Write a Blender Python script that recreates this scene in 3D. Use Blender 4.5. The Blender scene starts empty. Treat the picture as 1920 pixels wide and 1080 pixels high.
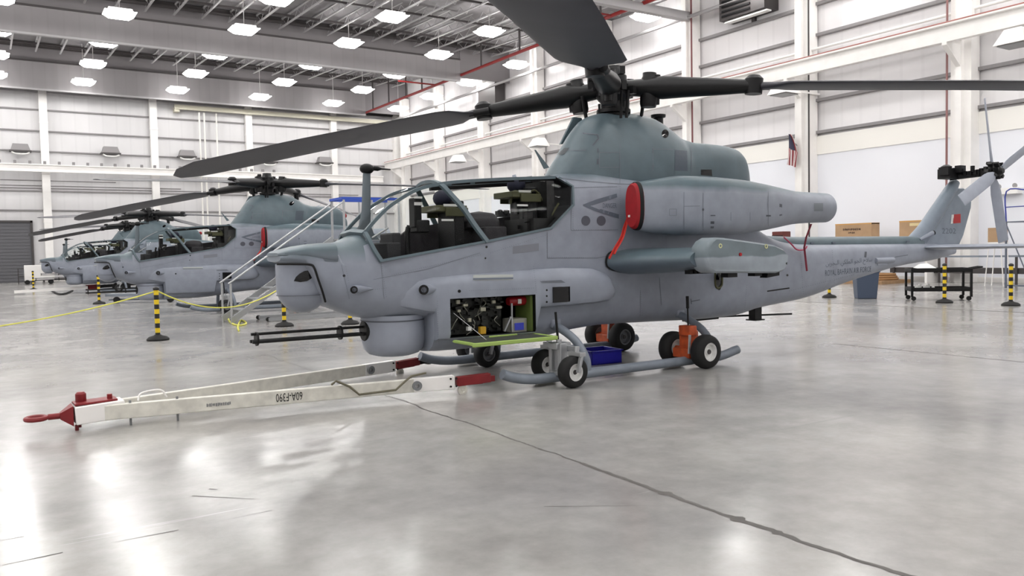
import bpy, bmesh, math, random
from mathutils import Vector, Matrix
from mathutils.bvhtree import BVHTree
random.seed(7)
PI = math.pi
scene = bpy.context.scene
COL = scene.collection
V = Vector

# ------------------------------------------------------------------ camera
H_CAM = 1.67
PSI, PITCH, ROLL, FPX = math.radians(57.21), math.radians(2.615), math.radians(1.15), 1520.0
_F = V((math.cos(PSI)*math.cos(PITCH), math.sin(PSI)*math.cos(PITCH), -math.sin(PITCH)))
_R = V((math.sin(PSI), -math.cos(PSI), 0.0))
_U = _R.cross(_F)
CR = math.cos(ROLL)*_R - math.sin(ROLL)*_U
CU = math.sin(ROLL)*_R + math.cos(ROLL)*_U
EYE = V((0, 0, H_CAM))
cam_data = bpy.data.cameras.new('camera')
cam_data.sensor_width = 36.0
cam_data.lens = FPX/1920*36.0
cam_data.clip_end = 400
cam = bpy.data.objects.new('camera', cam_data)
COL.objects.link(cam)
cam.matrix_world = Matrix(((CR.x, CU.x, -_F.x, EYE.x), (CR.y, CU.y, -_F.y, EYE.y), (CR.z, CU.z, -_F.z, EYE.z), (0, 0, 0, 1)))
scene.camera = cam

def sight(px, py):
    """direction of the line of sight through a pixel of the photograph"""
    return _F + CR*((px-960)/FPX) + CU*((540-py)/FPX)
def on_z(px, py, z=0.0):
    d = sight(px, py); return EYE + d*((z-H_CAM)/d.z)
def on_y(px, py, y):
    d = sight(px, py); return EYE + d*(y/d.y)
def on_x(px, py, x):
    d = sight(px, py); return EYE + d*(x/d.x)

# ------------------------------------------------------------------ materials
def lin(c):
    return tuple(((v/255.0)/12.92 if v <= 10.31 else (((v/255.0)+0.055)/1.055)**2.4) for v in c)
MATS = {}
def mat(name, rgb, rough=0.5, metal=0.0, vary=0.0, scale=6.0, spec=0.5, bump=0.0, bscale=40.0, emit=None, strength=0.0, coat=0.0):
    if name in MATS: return MATS[name]
    m = bpy.data.materials.new(name); m.use_nodes = True
    nt = m.node_tree; b = nt.nodes['Principled BSDF']
    c = lin(rgb)
    b.inputs['Base Color'].default_value = (*c, 1)
    b.inputs['Roughness'].default_value = rough
    b.inputs['Metallic'].default_value = metal
    b.inputs['Specular IOR Level'].default_value = spec
    b.inputs['Coat Weight'].default_value = coat
    if emit is not None:
        b.inputs['Emission Color'].default_value = (*lin(emit), 1)
        b.inputs['Emission Strength'].default_value = strength
    if vary > 0:
        tc = nt.nodes.new('ShaderNodeTexCoord'); n = nt.nodes.new('ShaderNodeTexNoise')
        n.inputs['Scale'].default_value = scale; n.inputs['Detail'].default_value = 5
        r = nt.nodes.new('ShaderNodeValToRGB')
        r.color_ramp.elements[0].position = 0.3; r.color_ramp.elements[1].position = 0.7
        r.color_ramp.elements[0].color = (*[v*(1-vary) for v in c], 1)
        r.color_ramp.elements[1].color = (*[min(1, v*(1+vary)) for v in c], 1)
        nt.links.new(tc.outputs['Object'], n.inputs['Vector']); nt.links.new(n.outputs['Fac'], r.inputs['Fac'])
        nt.links.new(r.outputs['Color'], b.inputs['Base Color'])
    if bump > 0:
        tc = nt.nodes.new('ShaderNodeTexCoord'); n = nt.nodes.new('ShaderNodeTexNoise')
        n.inputs['Scale'].default_value = bscale
        bp = nt.nodes.new('ShaderNodeBump'); bp.inputs['Strength'].default_value = bump; bp.inputs['Distance'].default_value = 0.02
        nt.links.new(tc.outputs['Object'], n.inputs['Vector']); nt.links.new(n.outputs['Fac'], bp.inputs['Height'])
        nt.links.new(bp.outputs['Normal'], b.inputs['Normal'])
    MATS[name] = m
    return m

# ------------------------------------------------------------------ mesh builder
class MB:
    def __init__(s): s.v = []; s.f = []; s.mi = []; s.cur = 0
    def add(s, vs, fs):
        o = len(s.v); s.v += [tuple(v) for v in vs]
        s.f += [tuple(i+o for i in f) for f in fs]; s.mi += [s.cur]*len(fs); return s
    def box(s, c, size, m=None, taper=1.0):
        x, y, z = size[0]/2, size[1]/2, size[2]/2
        vs = [V((sx*x*(taper if sz > 0 else 1), sy*y*(taper if sz > 0 else 1), sz*z)) for sz in (-1, 1) for sx, sy in ((-1, -1), (1, -1), (1, 1), (-1, 1))]
        if m is not None: vs = [m @ v for v in vs]
        c = V(c); vs = [v+c for v in vs]
        return s.add(vs, [(3, 2, 1, 0), (4, 5, 6, 7), (0, 1, 5, 4), (1, 2, 6, 5), (2, 3, 7, 6), (3, 0, 4, 7)])
    def bbox(s, x0, x1, y0, y1, z0, z1):
        return s.box(((x0+x1)/2, (y0+y1)/2, (z0+z1)/2), (abs(x1-x0), abs(y1-y0), abs(z1-z0)))
    def bar(s, a, b, w, h, up=(0, 0, 1)):
        a, b = V(a), V(b); d = (b-a); L = d.length; d.normalize()
        u = V(up); r = d.cross(u)
        if r.length < 1e-4: r = d.cross(V((1, 0, 0)))
        r.normalize(); u = r.cross(d)
        vs = []
        for p in (a, b):
            for i, j in ((-1, -1), (1, -1), (1, 1), (-1, 1)): vs.append(p + r*(i*w/2) + u*(j*h/2))
        return s.add(vs, [(0, 1, 2, 3), (7, 6, 5, 4), (0, 4, 5, 1), (1, 5, 6, 2), (2, 6, 7, 3), (3, 7, 4, 0)])
    def tube(s, path, r, n=10, caps=True, flat=1.0, up=None):
        path = [V(p) for p in path]; k = len(path)
        rs = r if isinstance(r, (list, tuple)) else [r]*k
        vs = []; prev = None
        for i, p in enumerate(path):
            t = (path[min(i+1, k-1)] - path[max(i-1, 0)])
            t.normalize()
            if prev is None:
                u = V(up) if up else (V((0, 0, 1)) if abs(t.z) < 0.9 else V((1, 0, 0)))
                a = t.cross(u); a.normalize()
            else:
                a = prev - t*prev.dot(t); a.normalize()
            b = a.cross(t); prev = a
            for j in range(n):
                th = 2*PI*j/n
                vs.append(p + a*(math.cos(th)*rs[i]) + b*(math.sin(th)*rs[i]*flat))
        fs = []
        for i in range(k-1):
            for j in range(n):
                j2 = (j+1) % n
                fs.append((i*n+j, i*n+j2, (i+1)*n+j2, (i+1)*n+j))
        if caps:
            fs.append(tuple(reversed(range(n)))); fs.append(tuple((k-1)*n+j for j in range(n)))
        return s.add(vs, fs)
    def lathe(s, prof, c=(0, 0, 0), axis=(0, 0, 1), n=24, closed=False):
        ax = V(axis).normalized(); u = V((1, 0, 0)) if abs(ax.x) < 0.9 else V((0, 1, 0))
        a = ax.cross(u).normalized(); b = ax.cross(a); c = V(c); vs = []; k = len(prof)
        for r, h in prof:
            for j in range(n):
                th = 2*PI*j/n
                vs.append(c + ax*h + a*(r*math.cos(th)) + b*(r*math.sin(th)))
        fs = []
        rng = range(k) if closed else range(k-1)
        for i in rng:
            i2 = (i+1) % k
            for j in range(n):
                j2 = (j+1) % n
                fs.append((i*n+j, i*n+j2, i2*n+j2, i2*n+j))
        if not closed:
            if prof[0][0] > 1e-6: fs.append(tuple(reversed(range(n))))
            if prof[-1][0] > 1e-6: fs.append(tuple((k-1)*n+j for j in range(n)))
        return s.add(vs, fs)
    def loft(s, secs, caps=True, closed=True):
        n = len(secs[0]); vs = [v for sec in secs for v in sec]; fs = []
        for i in range(len(secs)-1):
            for j in range(n if closed else n-1):
                j2 = (j+1) % n
                fs.append((i*n+j, i*n+j2, (i+1)*n+j2, (i+1)*n+j))
        if caps:
            fs.append(tuple(reversed(range(n)))); fs.append(tuple((len(secs)-1)*n+j for j in range(n)))
        return s.add(vs, fs)
    def prism(s, poly, off):
        """planar polygon poly (3d) swept along off"""
        n = len(poly); off = V(off); p = [V(q) for q in poly]
        return s.add(p+[q+off for q in p], [tuple(range(n)), tuple(n+i for i in reversed(range(n)))] + [(i, n+i, n+(i+1) % n, (i+1) % n) for i in range(n)])
    def sphere(s, c, r, n=16, m=8, sc=(1, 1, 1)):
        c = V(c); vs = [c+V((0, 0, -r*sc[2]))]; fs = []
        for i in range(1, m):
            ph = -PI/2+PI*i/m
            for j in range(n):
                th = 2*PI*j/n
                vs.append(c+V((r*sc[0]*math.cos(ph)*math.cos(th), r*sc[1]*math.cos(ph)*math.sin(th), r*sc[2]*math.sin(ph))))
        vs.append(c+V((0, 0, r*sc[2])))
        for j in range(n):
            fs.append((0, 1+(j+1) % n, 1+j)); e = 1+(m-2)*n
            fs.append((len(vs)-1, e+j, e+(j+1) % n))
        for i in range(m-2):
            for j in range(n):
                j2 = (j+1) % n
                fs.append((1+i*n+j, 1+i*n+j2, 1+(i+1)*n+j2, 1+(i+1)*n+j))
        return s.add(vs, fs)
    def xform(s, m, start=0):
        s.v = s.v[:start] + [tuple(m @ V(v)) for v in s.v[start:]]; return s
    def build(s, name, mats, parent=None, smooth=35, bevel=0.0, loc=None):
        me = bpy.data.meshes.new(name); me.from_pydata([tuple(v) for v in s.v], [], s.f)
        mats = mats if isinstance(mats, (list, tuple)) else [mats]
        for m in mats: me.materials.append(m)
        if len(mats) > 1: me.polygons.foreach_set('material_index', s.mi)
        bm = bmesh.new(); bm.from_mesh(me); bmesh.ops.recalc_face_normals(bm, faces=bm.faces); bm.to_mesh(me); bm.free()
        finish(me, smooth)
        o = bpy.data.objects.new(name, me); COL.objects.link(o)
        if bevel > 0:
            md = o.modifiers.new('bevel', 'BEVEL'); md.width = bevel; md.segments = 2; md.limit_method = 'ANGLE'
        if parent is not None: o.parent = parent
        if loc is not None: o.location = loc
        return o

def finish(me, smooth=35):
    if smooth:
        me.polygons.foreach_set('use_smooth', [True]*len(me.polygons))
        me.set_sharp_from_angle(angle=math.radians(smooth))
    me.update()

def boolean(o, cutter, op='DIFFERENCE'):
    md = o.modifiers.new('cut', 'BOOLEAN'); md.object = cutter; md.operation = op; md.solver = 'EXACT'
    md.material_mode = 'TRANSFER'; md.use_self = op == 'UNION'
    dg = bpy.context.evaluated_depsgraph_get(); dg.update()
    me = bpy.data.meshes.new_from_object(o.evaluated_get(dg))
    o.modifiers.clear(); o.data = me
    cm = cutter.data; bpy.data.objects.remove(cutter)

def tag(o, label=None, cat=None, group=None, kind=None):
    if label: o['label'] = label
    if cat: o['category'] = cat
    if group: o['group'] = group
    if kind: o['kind'] = kind
    return o
def thing(name, label, cat, loc=(0, 0, 0), rz=0.0, group=None):
    o = bpy.data.objects.new(name, None); COL.objects.link(o); o.empty_display_size = 0.2
    o.location = loc; o.rotation_euler = (0, 0, rz)
    return tag(o, label, cat, group)
def copy_tree(o, parent=None, skip=()):
    c = o.copy(); COL.objects.link(c)
    if parent is not None: c.parent = parent
    for ch in KIDS.get(o.name, []) if False else list(o.children):
        if ch.name.split('.')[0] in skip: continue
        copy_tree(ch, c, skip)
    return c
def structure(o): o['kind'] = 'structure'; return o

def pchip(xs, ys):
    n = len(xs); h = [xs[i+1]-xs[i] for i in range(n-1)]; d = [(ys[i+1]-ys[i])/h[i] for i in range(n-1)]
    m = [d[0]]+[0 if d[i-1]*d[i] <= 0 else 2*d[i-1]*d[i]/(d[i-1]+d[i]) for i in range(1, n-1)]+[d[-1]]
    def f(x):
        if x <= xs[0]: return ys[0]
        if x >= xs[-1]: return ys[-1]
        i = max(k for k in range(n-1) if xs[k] <= x); t = (x-xs[i])/h[i]
        return (ys[i]*(1+2*t)*(1-t)**2 + m[i]*h[i]*t*(1-t)**2 + ys[i+1]*t*t*(3-2*t) + m[i+1]*h[i]*t*t*(t-1))
    return f
def superell(x, w, zb, zt, zc, nb, nt, n=32, yc=0.0):
    sec = []
    for j in range(n):
        th = 2*PI*j/n + PI/n
        c, s_ = math.cos(th), math.sin(th)
        e = nt if s_ >= 0 else nb
        y = w*math.copysign(abs(c)**(2/e), c); z = zc + (zt-zc if s_ >= 0 else zc-zb)*math.copysign(abs(s_)**(2/e), s_)
        sec.append(V((x, yc+y, z)))
    return sec
def spline(pts, k=6):
    """Catmull-Rom through 3d points"""
    P = [V(p) for p in pts]; P = [P[0]*2-P[1]]+P+[P[-1]*2-P[-2]]; out = []
    for i in range(1, len(P)-2):
        for j in range(k):
            t = j/k
            out.append(0.5*((2*P[i])+(P[i+1]-P[i-1])*t+(2*P[i-1]-5*P[i]+4*P[i+1]-P[i+2])*t*t+(3*P[i]-P[i-1]-3*P[i+1]+P[i+2])*t**3))
    out.append(P[-2]); return out
LAMP, EXPO = 26.0, 0.36
# ------------------------------------------------------------------ the hangar
XR, YL = 34.6, 73.5           # inner faces of the right hand wall and of the far (left hand) wall
XB, YF = -22.0, -16.0         # walls behind the camera
def metal_wall(name, rgb, axis, rib=0.32, rough=0.35):
    m = bpy.data.materials.new(name); m.use_nodes = True; MATS[name] = m
    nt = m.node_tree; b = nt.nodes['Principled BSDF']; b.inputs['Roughness'].default_value = rough
    tc = nt.nodes.new('ShaderNodeTexCoord'); sp = nt.nodes.new('ShaderNodeSeparateXYZ')
    nt.links.new(tc.outputs['Object'], sp.inputs[0])
    mu = nt.nodes.new('ShaderNodeMath'); mu.operation = 'MULTIPLY'; mu.inputs[1].default_value = 2*PI/rib
    nt.links.new(sp.outputs[axis], mu.inputs[0])
    si = nt.nodes.new('ShaderNodeMath'); si.operation = 'SINE'; nt.links.new(mu.outputs[0], si.inputs[0])
    po = nt.nodes.new('ShaderNodeMath'); po.operation = 'GREATER_THAN'; po.inputs[1].default_value = 0.9; nt.links.new(si.outputs[0], po.inputs[0])
    bp = nt.nodes.new('ShaderNodeBump'); bp.inputs['Strength'].default_value = 0.5; bp.inputs['Distance'].default_value = 0.02
    nt.links.new(si.outputs[0], bp.inputs['Height']); nt.links.new(bp.outputs['Normal'], b.inputs['Normal'])
    n = nt.nodes.new('ShaderNodeTexNoise'); n.inputs['Scale'].default_value = 0.5; n.inputs['Detail'].default_value = 4
    nt.links.new(tc.outputs['Object'], n.inputs['Vector'])
    c = lin(rgb); r = nt.nodes.new('ShaderNodeValToRGB')
    r.color_ramp.elements[0].color = (*[v*0.9 for v in c], 1); r.color_ramp.elements[1].color = (*c, 1)
    nt.links.new(n.outputs['Fac'], r.inputs['Fac'])
    mx = nt.nodes.new('ShaderNodeMix'); mx.data_type = 'RGBA'; mx.inputs['B'].default_value = (*[v*0.88 for v in c], 1)
    nt.links.new(r.outputs['Color'], mx.inputs['A'])
    f = nt.nodes.new('ShaderNodeMath'); f.operation = 'MULTIPLY'; f.inputs[1].default_value = 0.55; nt.links.new(po.outputs[0], f.inputs[0])
    nt.links.new(f.outputs[0], mx.inputs['Factor']); nt.links.new(mx.outputs['Result'], b.inputs['Base Color'])
    return m

def floor_material():
    m = bpy.data.materials.new('polished_concrete'); m.use_nodes = True
    nt = m.node_tree; b = nt.nodes['Principled BSDF']; L = nt.links.new; N = nt.nodes.new
    tc = N('ShaderNodeTexCoord')
    def noise(scale, detail, rough=0.55, stretch=None):
        n = N('ShaderNodeTexNoise'); n.inputs['Scale'].default_value = scale; n.inputs['Detail'].default_value = detail
        n.inputs['Roughness'].default_value = rough
        if stretch:
            mp = N('ShaderNodeMapping'); mp.inputs['Scale'].default_value = stretch[:3]; mp.inputs['Rotation'].default_value = (0, 0, stretch[3])
            L(tc.outputs['Object'], mp.inputs['Vector']); L(mp.outputs['Vector'], n.inputs['Vector'])
        else: L(tc.outputs['Object'], n.inputs['Vector'])
        return n
    def ramp(src, p0, c0, p1, c1):
        r = N('ShaderNodeValToRGB'); r.color_ramp.elements[0].position = p0; r.color_ramp.elements[1].position = p1
        r.color_ramp.elements[0].color = (*c0, 1); r.color_ramp.elements[1].color = (*c1, 1); L(src, r.inputs['Fac']); return r
    big = noise(0.35, 6, 0.6); A = ramp(big.outputs['Fac'], 0.3, lin((136, 134, 132)), 0.7, lin((184, 182, 178)))
    fine = noise(3.0, 8, 0.7); B = ramp(fine.outputs['Fac'], 0.3, (0.74, 0.74, 0.74), 0.75, (1.08, 1.08, 1.08))
    mul = N('ShaderNodeMix'); mul.data_type = 'RGBA'; mul.blend_type = 'MULTIPLY'; mul.inputs['Factor'].default_value = 0.8
    L(A.outputs['Color'], mul.inputs['A']); L(B.outputs['Color'], mul.inputs['B'])
    # scratches and tyre scuffs: long thin streaks in two directions
    col = mul.outputs['Result']
    for st, thr, amt, tint in (((0.35, 11, 1, 0.5), 0.73, 0.16, (0.78, 0.78, 0.78)), ((0.45, 16, 1, -0.9), 0.735, 0.15, (0.8, 0.8, 0.8)), ((0.2, 7, 1, 1.9), 0.72, 0.22, (0.25, 0.25, 0.25))):
        s_ = noise(1.0, 3, 0.5, st); rr = ramp(s_.outputs['Fac'], thr, (0, 0, 0), thr+0.02, (1, 1, 1))
        k = N('ShaderNodeMath'); k.operation = 'MULTIPLY'; k.inputs[1].default_value = amt; L(rr.outputs['Color'], k.inputs[0])
        mx = N('ShaderNodeMix'); mx.data_type = 'RGBA'; mx.inputs['B'].default_value = (*tint, 1)
        L(k.outputs[0], mx.inputs['Factor']); L(col, mx.inputs['A']); col = mx.outputs['Result']
    L(col, b.inputs['Base Color'])
    rn = noise(0.9, 6, 0.65); rr = ramp(rn.outputs['Fac'], 0.3, (0.135,)*3, 0.75, (0.27,)*3)
    L(rr.outputs['Color'], b.inputs['Roughness'])
    b.inputs['Specular IOR Level'].default_value = 0.75
    bn = noise(1.6, 3); bp = N('ShaderNodeBump'); bp.inputs['Strength'].default_value = 0.10; bp.inputs['Distance'].default_value = 0.02
    L(bn.outputs['Fac'], bp.inputs['Height']); L(bp.outputs['Normal'], b.inputs['Normal'])
    return m

M_floor = floor_material()
M_wallL = metal_wall('white_ribbed_wall_x', (217, 216, 217), 'X', rib=1.0)
M_wallR = metal_wall('white_ribbed_wall_y', (230, 228, 229), 'Y', rib=1.0)
M_curtain = metal_wall('grey_ribbed_curtain', (140, 136, 138), 'X', rib=0.8, rough=0.5)
M_white = mat('white_paint', (238, 236, 233), 0.4, vary=0.04, scale=1.5)
M_warmwhite = mat('warm_white_paint', (236, 234, 228), 0.45)
M_panel = mat('smooth_white_board', (232, 234, 240), 0.4)
M_greyroof = mat('roof_deck', (112, 109, 111), 0.6, vary=0.12, scale=3)
M_plain = mat('plain_grey_sheet', (122, 118, 120), 0.6, vary=0.05, scale=0.6)
M_joist = mat('joist_paint', (162, 160, 161), 0.5)
M_girt = mat('girt_grey', (134, 131, 132), 0.5)  # even mid grey of the girts, conduits and wall fittings
M_darksteel = mat('dark_steel', (62, 58, 58), 0.5)
M_redpipe = mat('red_sprinkler_pipe', (140, 30, 30), 0.45)
M_yellowpipe = mat('yellow_pipe', (205, 170, 90), 0.45)
M_crack = mat('joint_filler', (88, 85, 82), 0.7, vary=0.2, scale=4)
M_door = mat('grey_roller_door', (92, 92, 96), 0.55)

def roof_z(y): return 16.4 if y < 40 else 16.4+(y-40)*0.052

structure(MB().bbox(XB, XR+0.3, YF, YL+0.3, -0.3, 0.0).build('floor', M_floor))
structure(MB().bbox(XB, XR+0.3, YL, YL+0.3, 0, 18.6).build('wall_left', M_wallL))
structure(MB().bbox(XR, XR+0.3, YF, YL, 0, 18.6).build('wall_right', M_wallR))
structure(MB().bbox(XB-0.3, XB, YF, YL+0.3, 0, 18.6).build('wall_back', M_wallR))
structure(MB().bbox(XB, XR+0.3, YF-0.3, YF, 0, 18.6).build('wall_front', M_wallL))
_r = MB()
ys = [YF-0.3, 40, YL+0.3]
_r.add([(x, y, roof_z(y)+dz) for dz in (0, 0.3) for y in ys for x in (XB-0.3, XR+0.3)],
       [(0, 1, 3, 2), (2, 3, 5, 4), (6, 8, 9, 7), (8, 10, 11, 9), (0, 2, 8, 6), (2, 4, 10, 8), (1, 7, 9, 3), (3, 9, 11, 5), (0, 6, 7, 1), (4, 5, 11, 10)])
structure(_r.build('ceiling', M_greyroof, smooth=0))
# girts of the far wall (thin dark lines) and its base rail
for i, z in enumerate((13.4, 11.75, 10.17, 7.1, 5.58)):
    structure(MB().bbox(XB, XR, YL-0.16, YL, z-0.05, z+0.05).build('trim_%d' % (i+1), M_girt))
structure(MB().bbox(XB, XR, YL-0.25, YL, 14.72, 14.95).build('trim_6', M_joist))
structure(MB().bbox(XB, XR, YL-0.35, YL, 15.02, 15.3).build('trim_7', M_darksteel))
# right wall girts as projecting grey ledges
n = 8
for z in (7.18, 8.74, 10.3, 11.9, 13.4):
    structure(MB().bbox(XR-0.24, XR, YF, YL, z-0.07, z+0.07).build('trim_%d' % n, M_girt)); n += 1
structure(MB().bbox(XR-0.1, XR, YF, YL, 0.0, 6.1).build('trim_%d' % n, M_panel)); n += 1
structure(MB().bbox(XR-0.16, XR, YF, YL, 6.1, 7.0).build('trim_%d' % n, M_warmwhite)); n += 1
structure(MB().bbox(XB, XR, YL-0.06, YL, 0, 0.25).build('baseboard_left', M_white))
structure(MB().bbox(XR-0.16, XR-0.1, YF, YL, 0, 0.2).build('baseboard_right', M_white))
# columns
cols = []
for i, x in enumerate([-19.0, -11.3, -3.6, 4.06, 12.0, 19.8, 27.6, 34.0]):
    c = MB().bbox(x-0.30, x+0.26, YL-0.55, YL-0.02, 0, 15.1)
    c.bbox(x-0.32, x+0.28, YL-0.58, YL, 12.3, 12.45); c.bbox(x-0.32, x+0.28, YL-0.58, YL, 8.4, 8.5); c.bbox(x-0.32, x+0.28, YL-0.58, YL, 4.6, 4.7)
    structure(c.build('trim_%d' % n, M_white)); n += 1
for i, y in enumerate([-12.5, -4.9, 2.7, 10.3, 18.2, 25.95, 33.7, 41.4, 49.1, 56.8, 64.5, 71.5]):
    c = MB().bbox(XR-0.75, XR-0.1, y-0.42, y+0.42, 0, 16.4)
    c.bbox(XR-0.95, XR-0.75, y-0.12, y+0.12, 0, 16.4)
    structure(c.build('trim_%d' % n, M_white)); n += 1
# deep girders clad with ribbed and plain sheets, running along x
for y, zb, zm in ((53.5, 14.5, 16.02), (71.6, 14.7, 16.75)):
    structure(MB().bbox(XB, 30.2, y-0.06, y+0.06, zb, zm).build('trim_%d' % n, M_curtain)); n += 1
    structure(MB().bbox(XB, 30.2, y+0.1, y+0.2, zm, roof_z(y)).build('trim_%d' % n, M_plain)); n += 1
    structure(MB().bbox(XB, 30.2, y-0.12, y+0.12, zb-0.12, zb).build('trim_%d' % n, M_joist)); n += 1
    structure(MB().bbox(XB, 30.2, y-0.14, y+0.14, zm-0.05, zm+0.06).build('trim_%d' % n, M_darksteel)); n += 1
    structure(MB().bbox(30.2, XR, y-0.06, y+0.06, zb+0.2, roof_z(y)).build('trim_%d' % n, M_plain)); n += 1
structure(MB().bbox(20, XR-0.1, 33.3, 33.7, 14.45, 14.9).build('trim_%d' % n, M_joist)); n += 1
# roof joists (one structure mesh each bay would be a lattice: each joist its own)
def joist(x, y0, y1):
    global n
    b = MB(); z0, z1 = roof_z(y0), roof_z(y1)
    b.bar((x, y0, z0-0.62), (x, y1, z1-0.62), 0.11, 0.08)
    b.bar((x, y0, z0-0.1), (x, y1, z1-0.1), 0.1, 0.08)
    k = int((y1-y0)/1.4); st = (y1-y0)/k
    for i in range(k):
        a, m_, e = y0+i*st, y0+(i+.5)*st, y0+(i+1)*st
        b.bar((x, a, roof_z(a)-0.62), (x, m_, roof_z(m_)-0.1), 0.022, 0.022)
        b.bar((x, m_, roof_z(m_)-0.1), (x, e, roof_z(e)-0.62), 0.022, 0.022)
    structure(b.build('trim_%d' % n, M_joist, smooth=0)); n += 1
x = 0.4
while x < 33.5:
    joist(x, 53.8, 71.3); joist(x, 33.8, 53.2); x += 1.62
for y in (36.5, 41.0, 45.5, 50.4, 52.4, 57.5, 61.5, 65.5, 69.3, 70.8):
    structure(MB().bbox(-4, 33.5, y-0.06, y+0.06, roof_z(y)-0.42, roof_z(y)-0.3).build('trim_%d' % n, M_darksteel)); n += 1
for y in (52.9, 70.9):
    structure(MB().bbox(-4, 33.5, y-0.3, y+0.2, roof_z(y)-0.3, roof_z(y)-0.04).build('trim_%d' % n, M_darksteel)); n += 1
# floor joints: crack filled with darker mortar, and straight saw cuts
def ragged(pts, w, seed):
    rnd = random.Random(seed); b = MB(); L = []; R = []
    P = [V(p) for p in pts]
    out = []
    for a, c in zip(P[:-1], P[1:]):
        k = max(2, int((c-a).length/0.028))
        out += [a.lerp(c, i/k) for i in range(k)]
    out.append(P[-1]); wob = 0; fat = 1
    for i, p in enumerate(out):
        wob = wob*0.93+rnd.uniform(-1, 1)*0.008; fat = fat*0.8+rnd.uniform(0, .36)
        e = w*(0.25+fat*.75)*(1.0 if rnd.random() > 0.06 else 2.0)
        L.append((p.x+wob-e, p.y, 0.002)); R.append((p.x+wob+e, p.y, 0.002))
    k = len(out)
    b.add(L+R, [(i, k+i, k+i+1, i+1) for i in range(k-1)])
    return b
structure(ragged([(3.80, 1.2, 0), (3.80, 3.2, 0), (3.83, 5.0, 0)], 0.022, 3).build('trim_%d' % n, M_crack, smooth=0)); n += 1
structure(ragged([(3.83, 5.0, 0), (3.86, 7.0, 0), (3.86, 14, 0)], 0.007, 5).build('trim_%d' % n, M_crack, smooth=0)); n += 1
structure(MB().bbox(20.1, 20.16, -6, 40, 0, 0.003).build('trim_%d' % n, M_crack)); n += 1
structure(MB().bbox(11.9, 11.92, -6, 8.5, 0, 0.002).build('trim_%d' % n, M_crack)); n += 1
def cut(a, b_, w):
    global n
    a = on_z(*a); b_ = on_z(*b_); d = (b_-a).normalized(); s_ = V((-d.y, d.x, 0))*w/2
    m = MB().add([a-s_+V((0, 0, .0015)), b_-s_*0.3+V((0, 0, .0015)), b_+s_*0.3+V((0, 0, .0015)), a+s_+V((0, 0, .0015))], [(0, 1, 2, 3)])
    structure(m.build('trim_%d' % n, M_crack, smooth=0)); n += 1
for a, b_, w in (((118, 1036), (5, 1060), .012), ((510, 957), (390, 982), .006), ((335, 994), (208, 1018), .010), ((45, 1006), (0, 1014), .010), ((1020, 950), (1220, 948), .006), ((360, 930), (480, 936), .012), ((392, 917), (408, 918), .02)):
    cut(a, b_, w)
# roller door in the far wall
d = MB().bbox(-7.5, 2.84, YL-0.2, YL-0.08, 0, 4.62)
for i in range(18): d.bbox(-7.5, 2.84, YL-0.23, YL-0.2, 0.1+i*0.25, 0.13+i*0.25)
structure(d.build('door_1', M_door))
structure(MB().bbox(2.84, 3.0, YL-0.3, YL, 0, 4.75).bbox(-7.5, 3.0, YL-0.3, YL, 4.62, 4.78).build('trim_%d' % n, M_darksteel)); n += 1
# ------------------------------------------------------------------ the attack helicopter
ORG = V((7.79, 9.25, 0))
def L_y(px, py, w):
    """photograph pixel -> helicopter coordinates on the plane y = -w"""
    return on_y(px, py, ORG.y-w) - ORG
def paint(name, light, dark, z0, z1, slope=0.0, rough=0.42):
    """two tone grey paint: the dark tone above a soft spray edge, with faint stains and rivet rows"""
    m = bpy.data.materials.new(name); m.use_nodes = True; MATS[name] = m
    nt = m.node_tree; b = nt.nodes['Principled BSDF']; N = nt.nodes.new; L = nt.links.new
    tc = N('ShaderNodeTexCoord'); sp = N('ShaderNodeSeparateXYZ'); L(tc.outputs['Object'], sp.inputs[0])
    ns = N('ShaderNodeTexNoise'); ns.inputs['Scale'].default_value = 2.2; ns.inputs['Detail'].default_value = 3; L(tc.outputs['Object'], ns.inputs['Vector'])
    k = N('ShaderNodeMath'); k.operation = 'MULTIPLY_ADD'; k.inputs[1].default_value = 0.10; L(ns.outputs['Fac'], k.inputs[0]); L(sp.outputs['Z'], k.inputs[2])
    k2 = N('ShaderNodeMath'); k2.operation = 'MULTIPLY_ADD'; k2.inputs[1].default_value = slope; L(sp.outputs['X'], k2.inputs[0]); L(k.outputs[0], k2.inputs[2])
    mr = N('ShaderNodeMapRange'); mr.inputs['From Min'].default_value = z0; mr.inputs['From Max'].default_value = z1; L(k2.outputs[0], mr.inputs['Value'])
    mx = N('ShaderNodeMix'); mx.data_type = 'RGBA'; mx.inputs['A'].default_value = (*lin(light), 1); mx.inputs['B'].default_value = (*lin(dark), 1)
    L(mr.outputs['Result'], mx.inputs['Factor'])
    n2 = N('ShaderNodeTexNoise'); n2.inputs['Scale'].default_value = 5; n2.inputs['Detail'].default_value = 7; L(tc.outputs['Object'], n2.inputs['Vector'])
    rp = N('ShaderNodeValToRGB'); rp.color_ramp.elements[0].position = .3; rp.color_ramp.elements[1].position = .7
    rp.color_ramp.elements[0].color = (.88, .88, .88, 1); rp.color_ramp.elements[1].color = (1.06, 1.06, 1.06, 1); L(n2.outputs['Fac'], rp.inputs['Fac'])
    mu = N('ShaderNodeMix'); mu.data_type = 'RGBA'; mu.blend_type = 'MULTIPLY'; mu.inputs['Factor'].default_value = 1
    L(mx.outputs['Result'], mu.inputs['A']); L(rp.outputs['Color'], mu.inputs['B'])
    L(mu.outputs['Result'], b.inputs['Base Color'])
    b.inputs['Roughness'].default_value = rough
    return m
LG, DG = (140, 146, 158), (88, 104, 111)
M_fus = paint('grey_fuselage_paint', LG, DG, 2.62, 2.78)
M_nosep = paint('grey_nose_paint', LG, DG, 1.62, 1.78, 0.0)
M_pylonp = paint('dark_blue_grey_paint', DG, DG, 0, 9)
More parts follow.
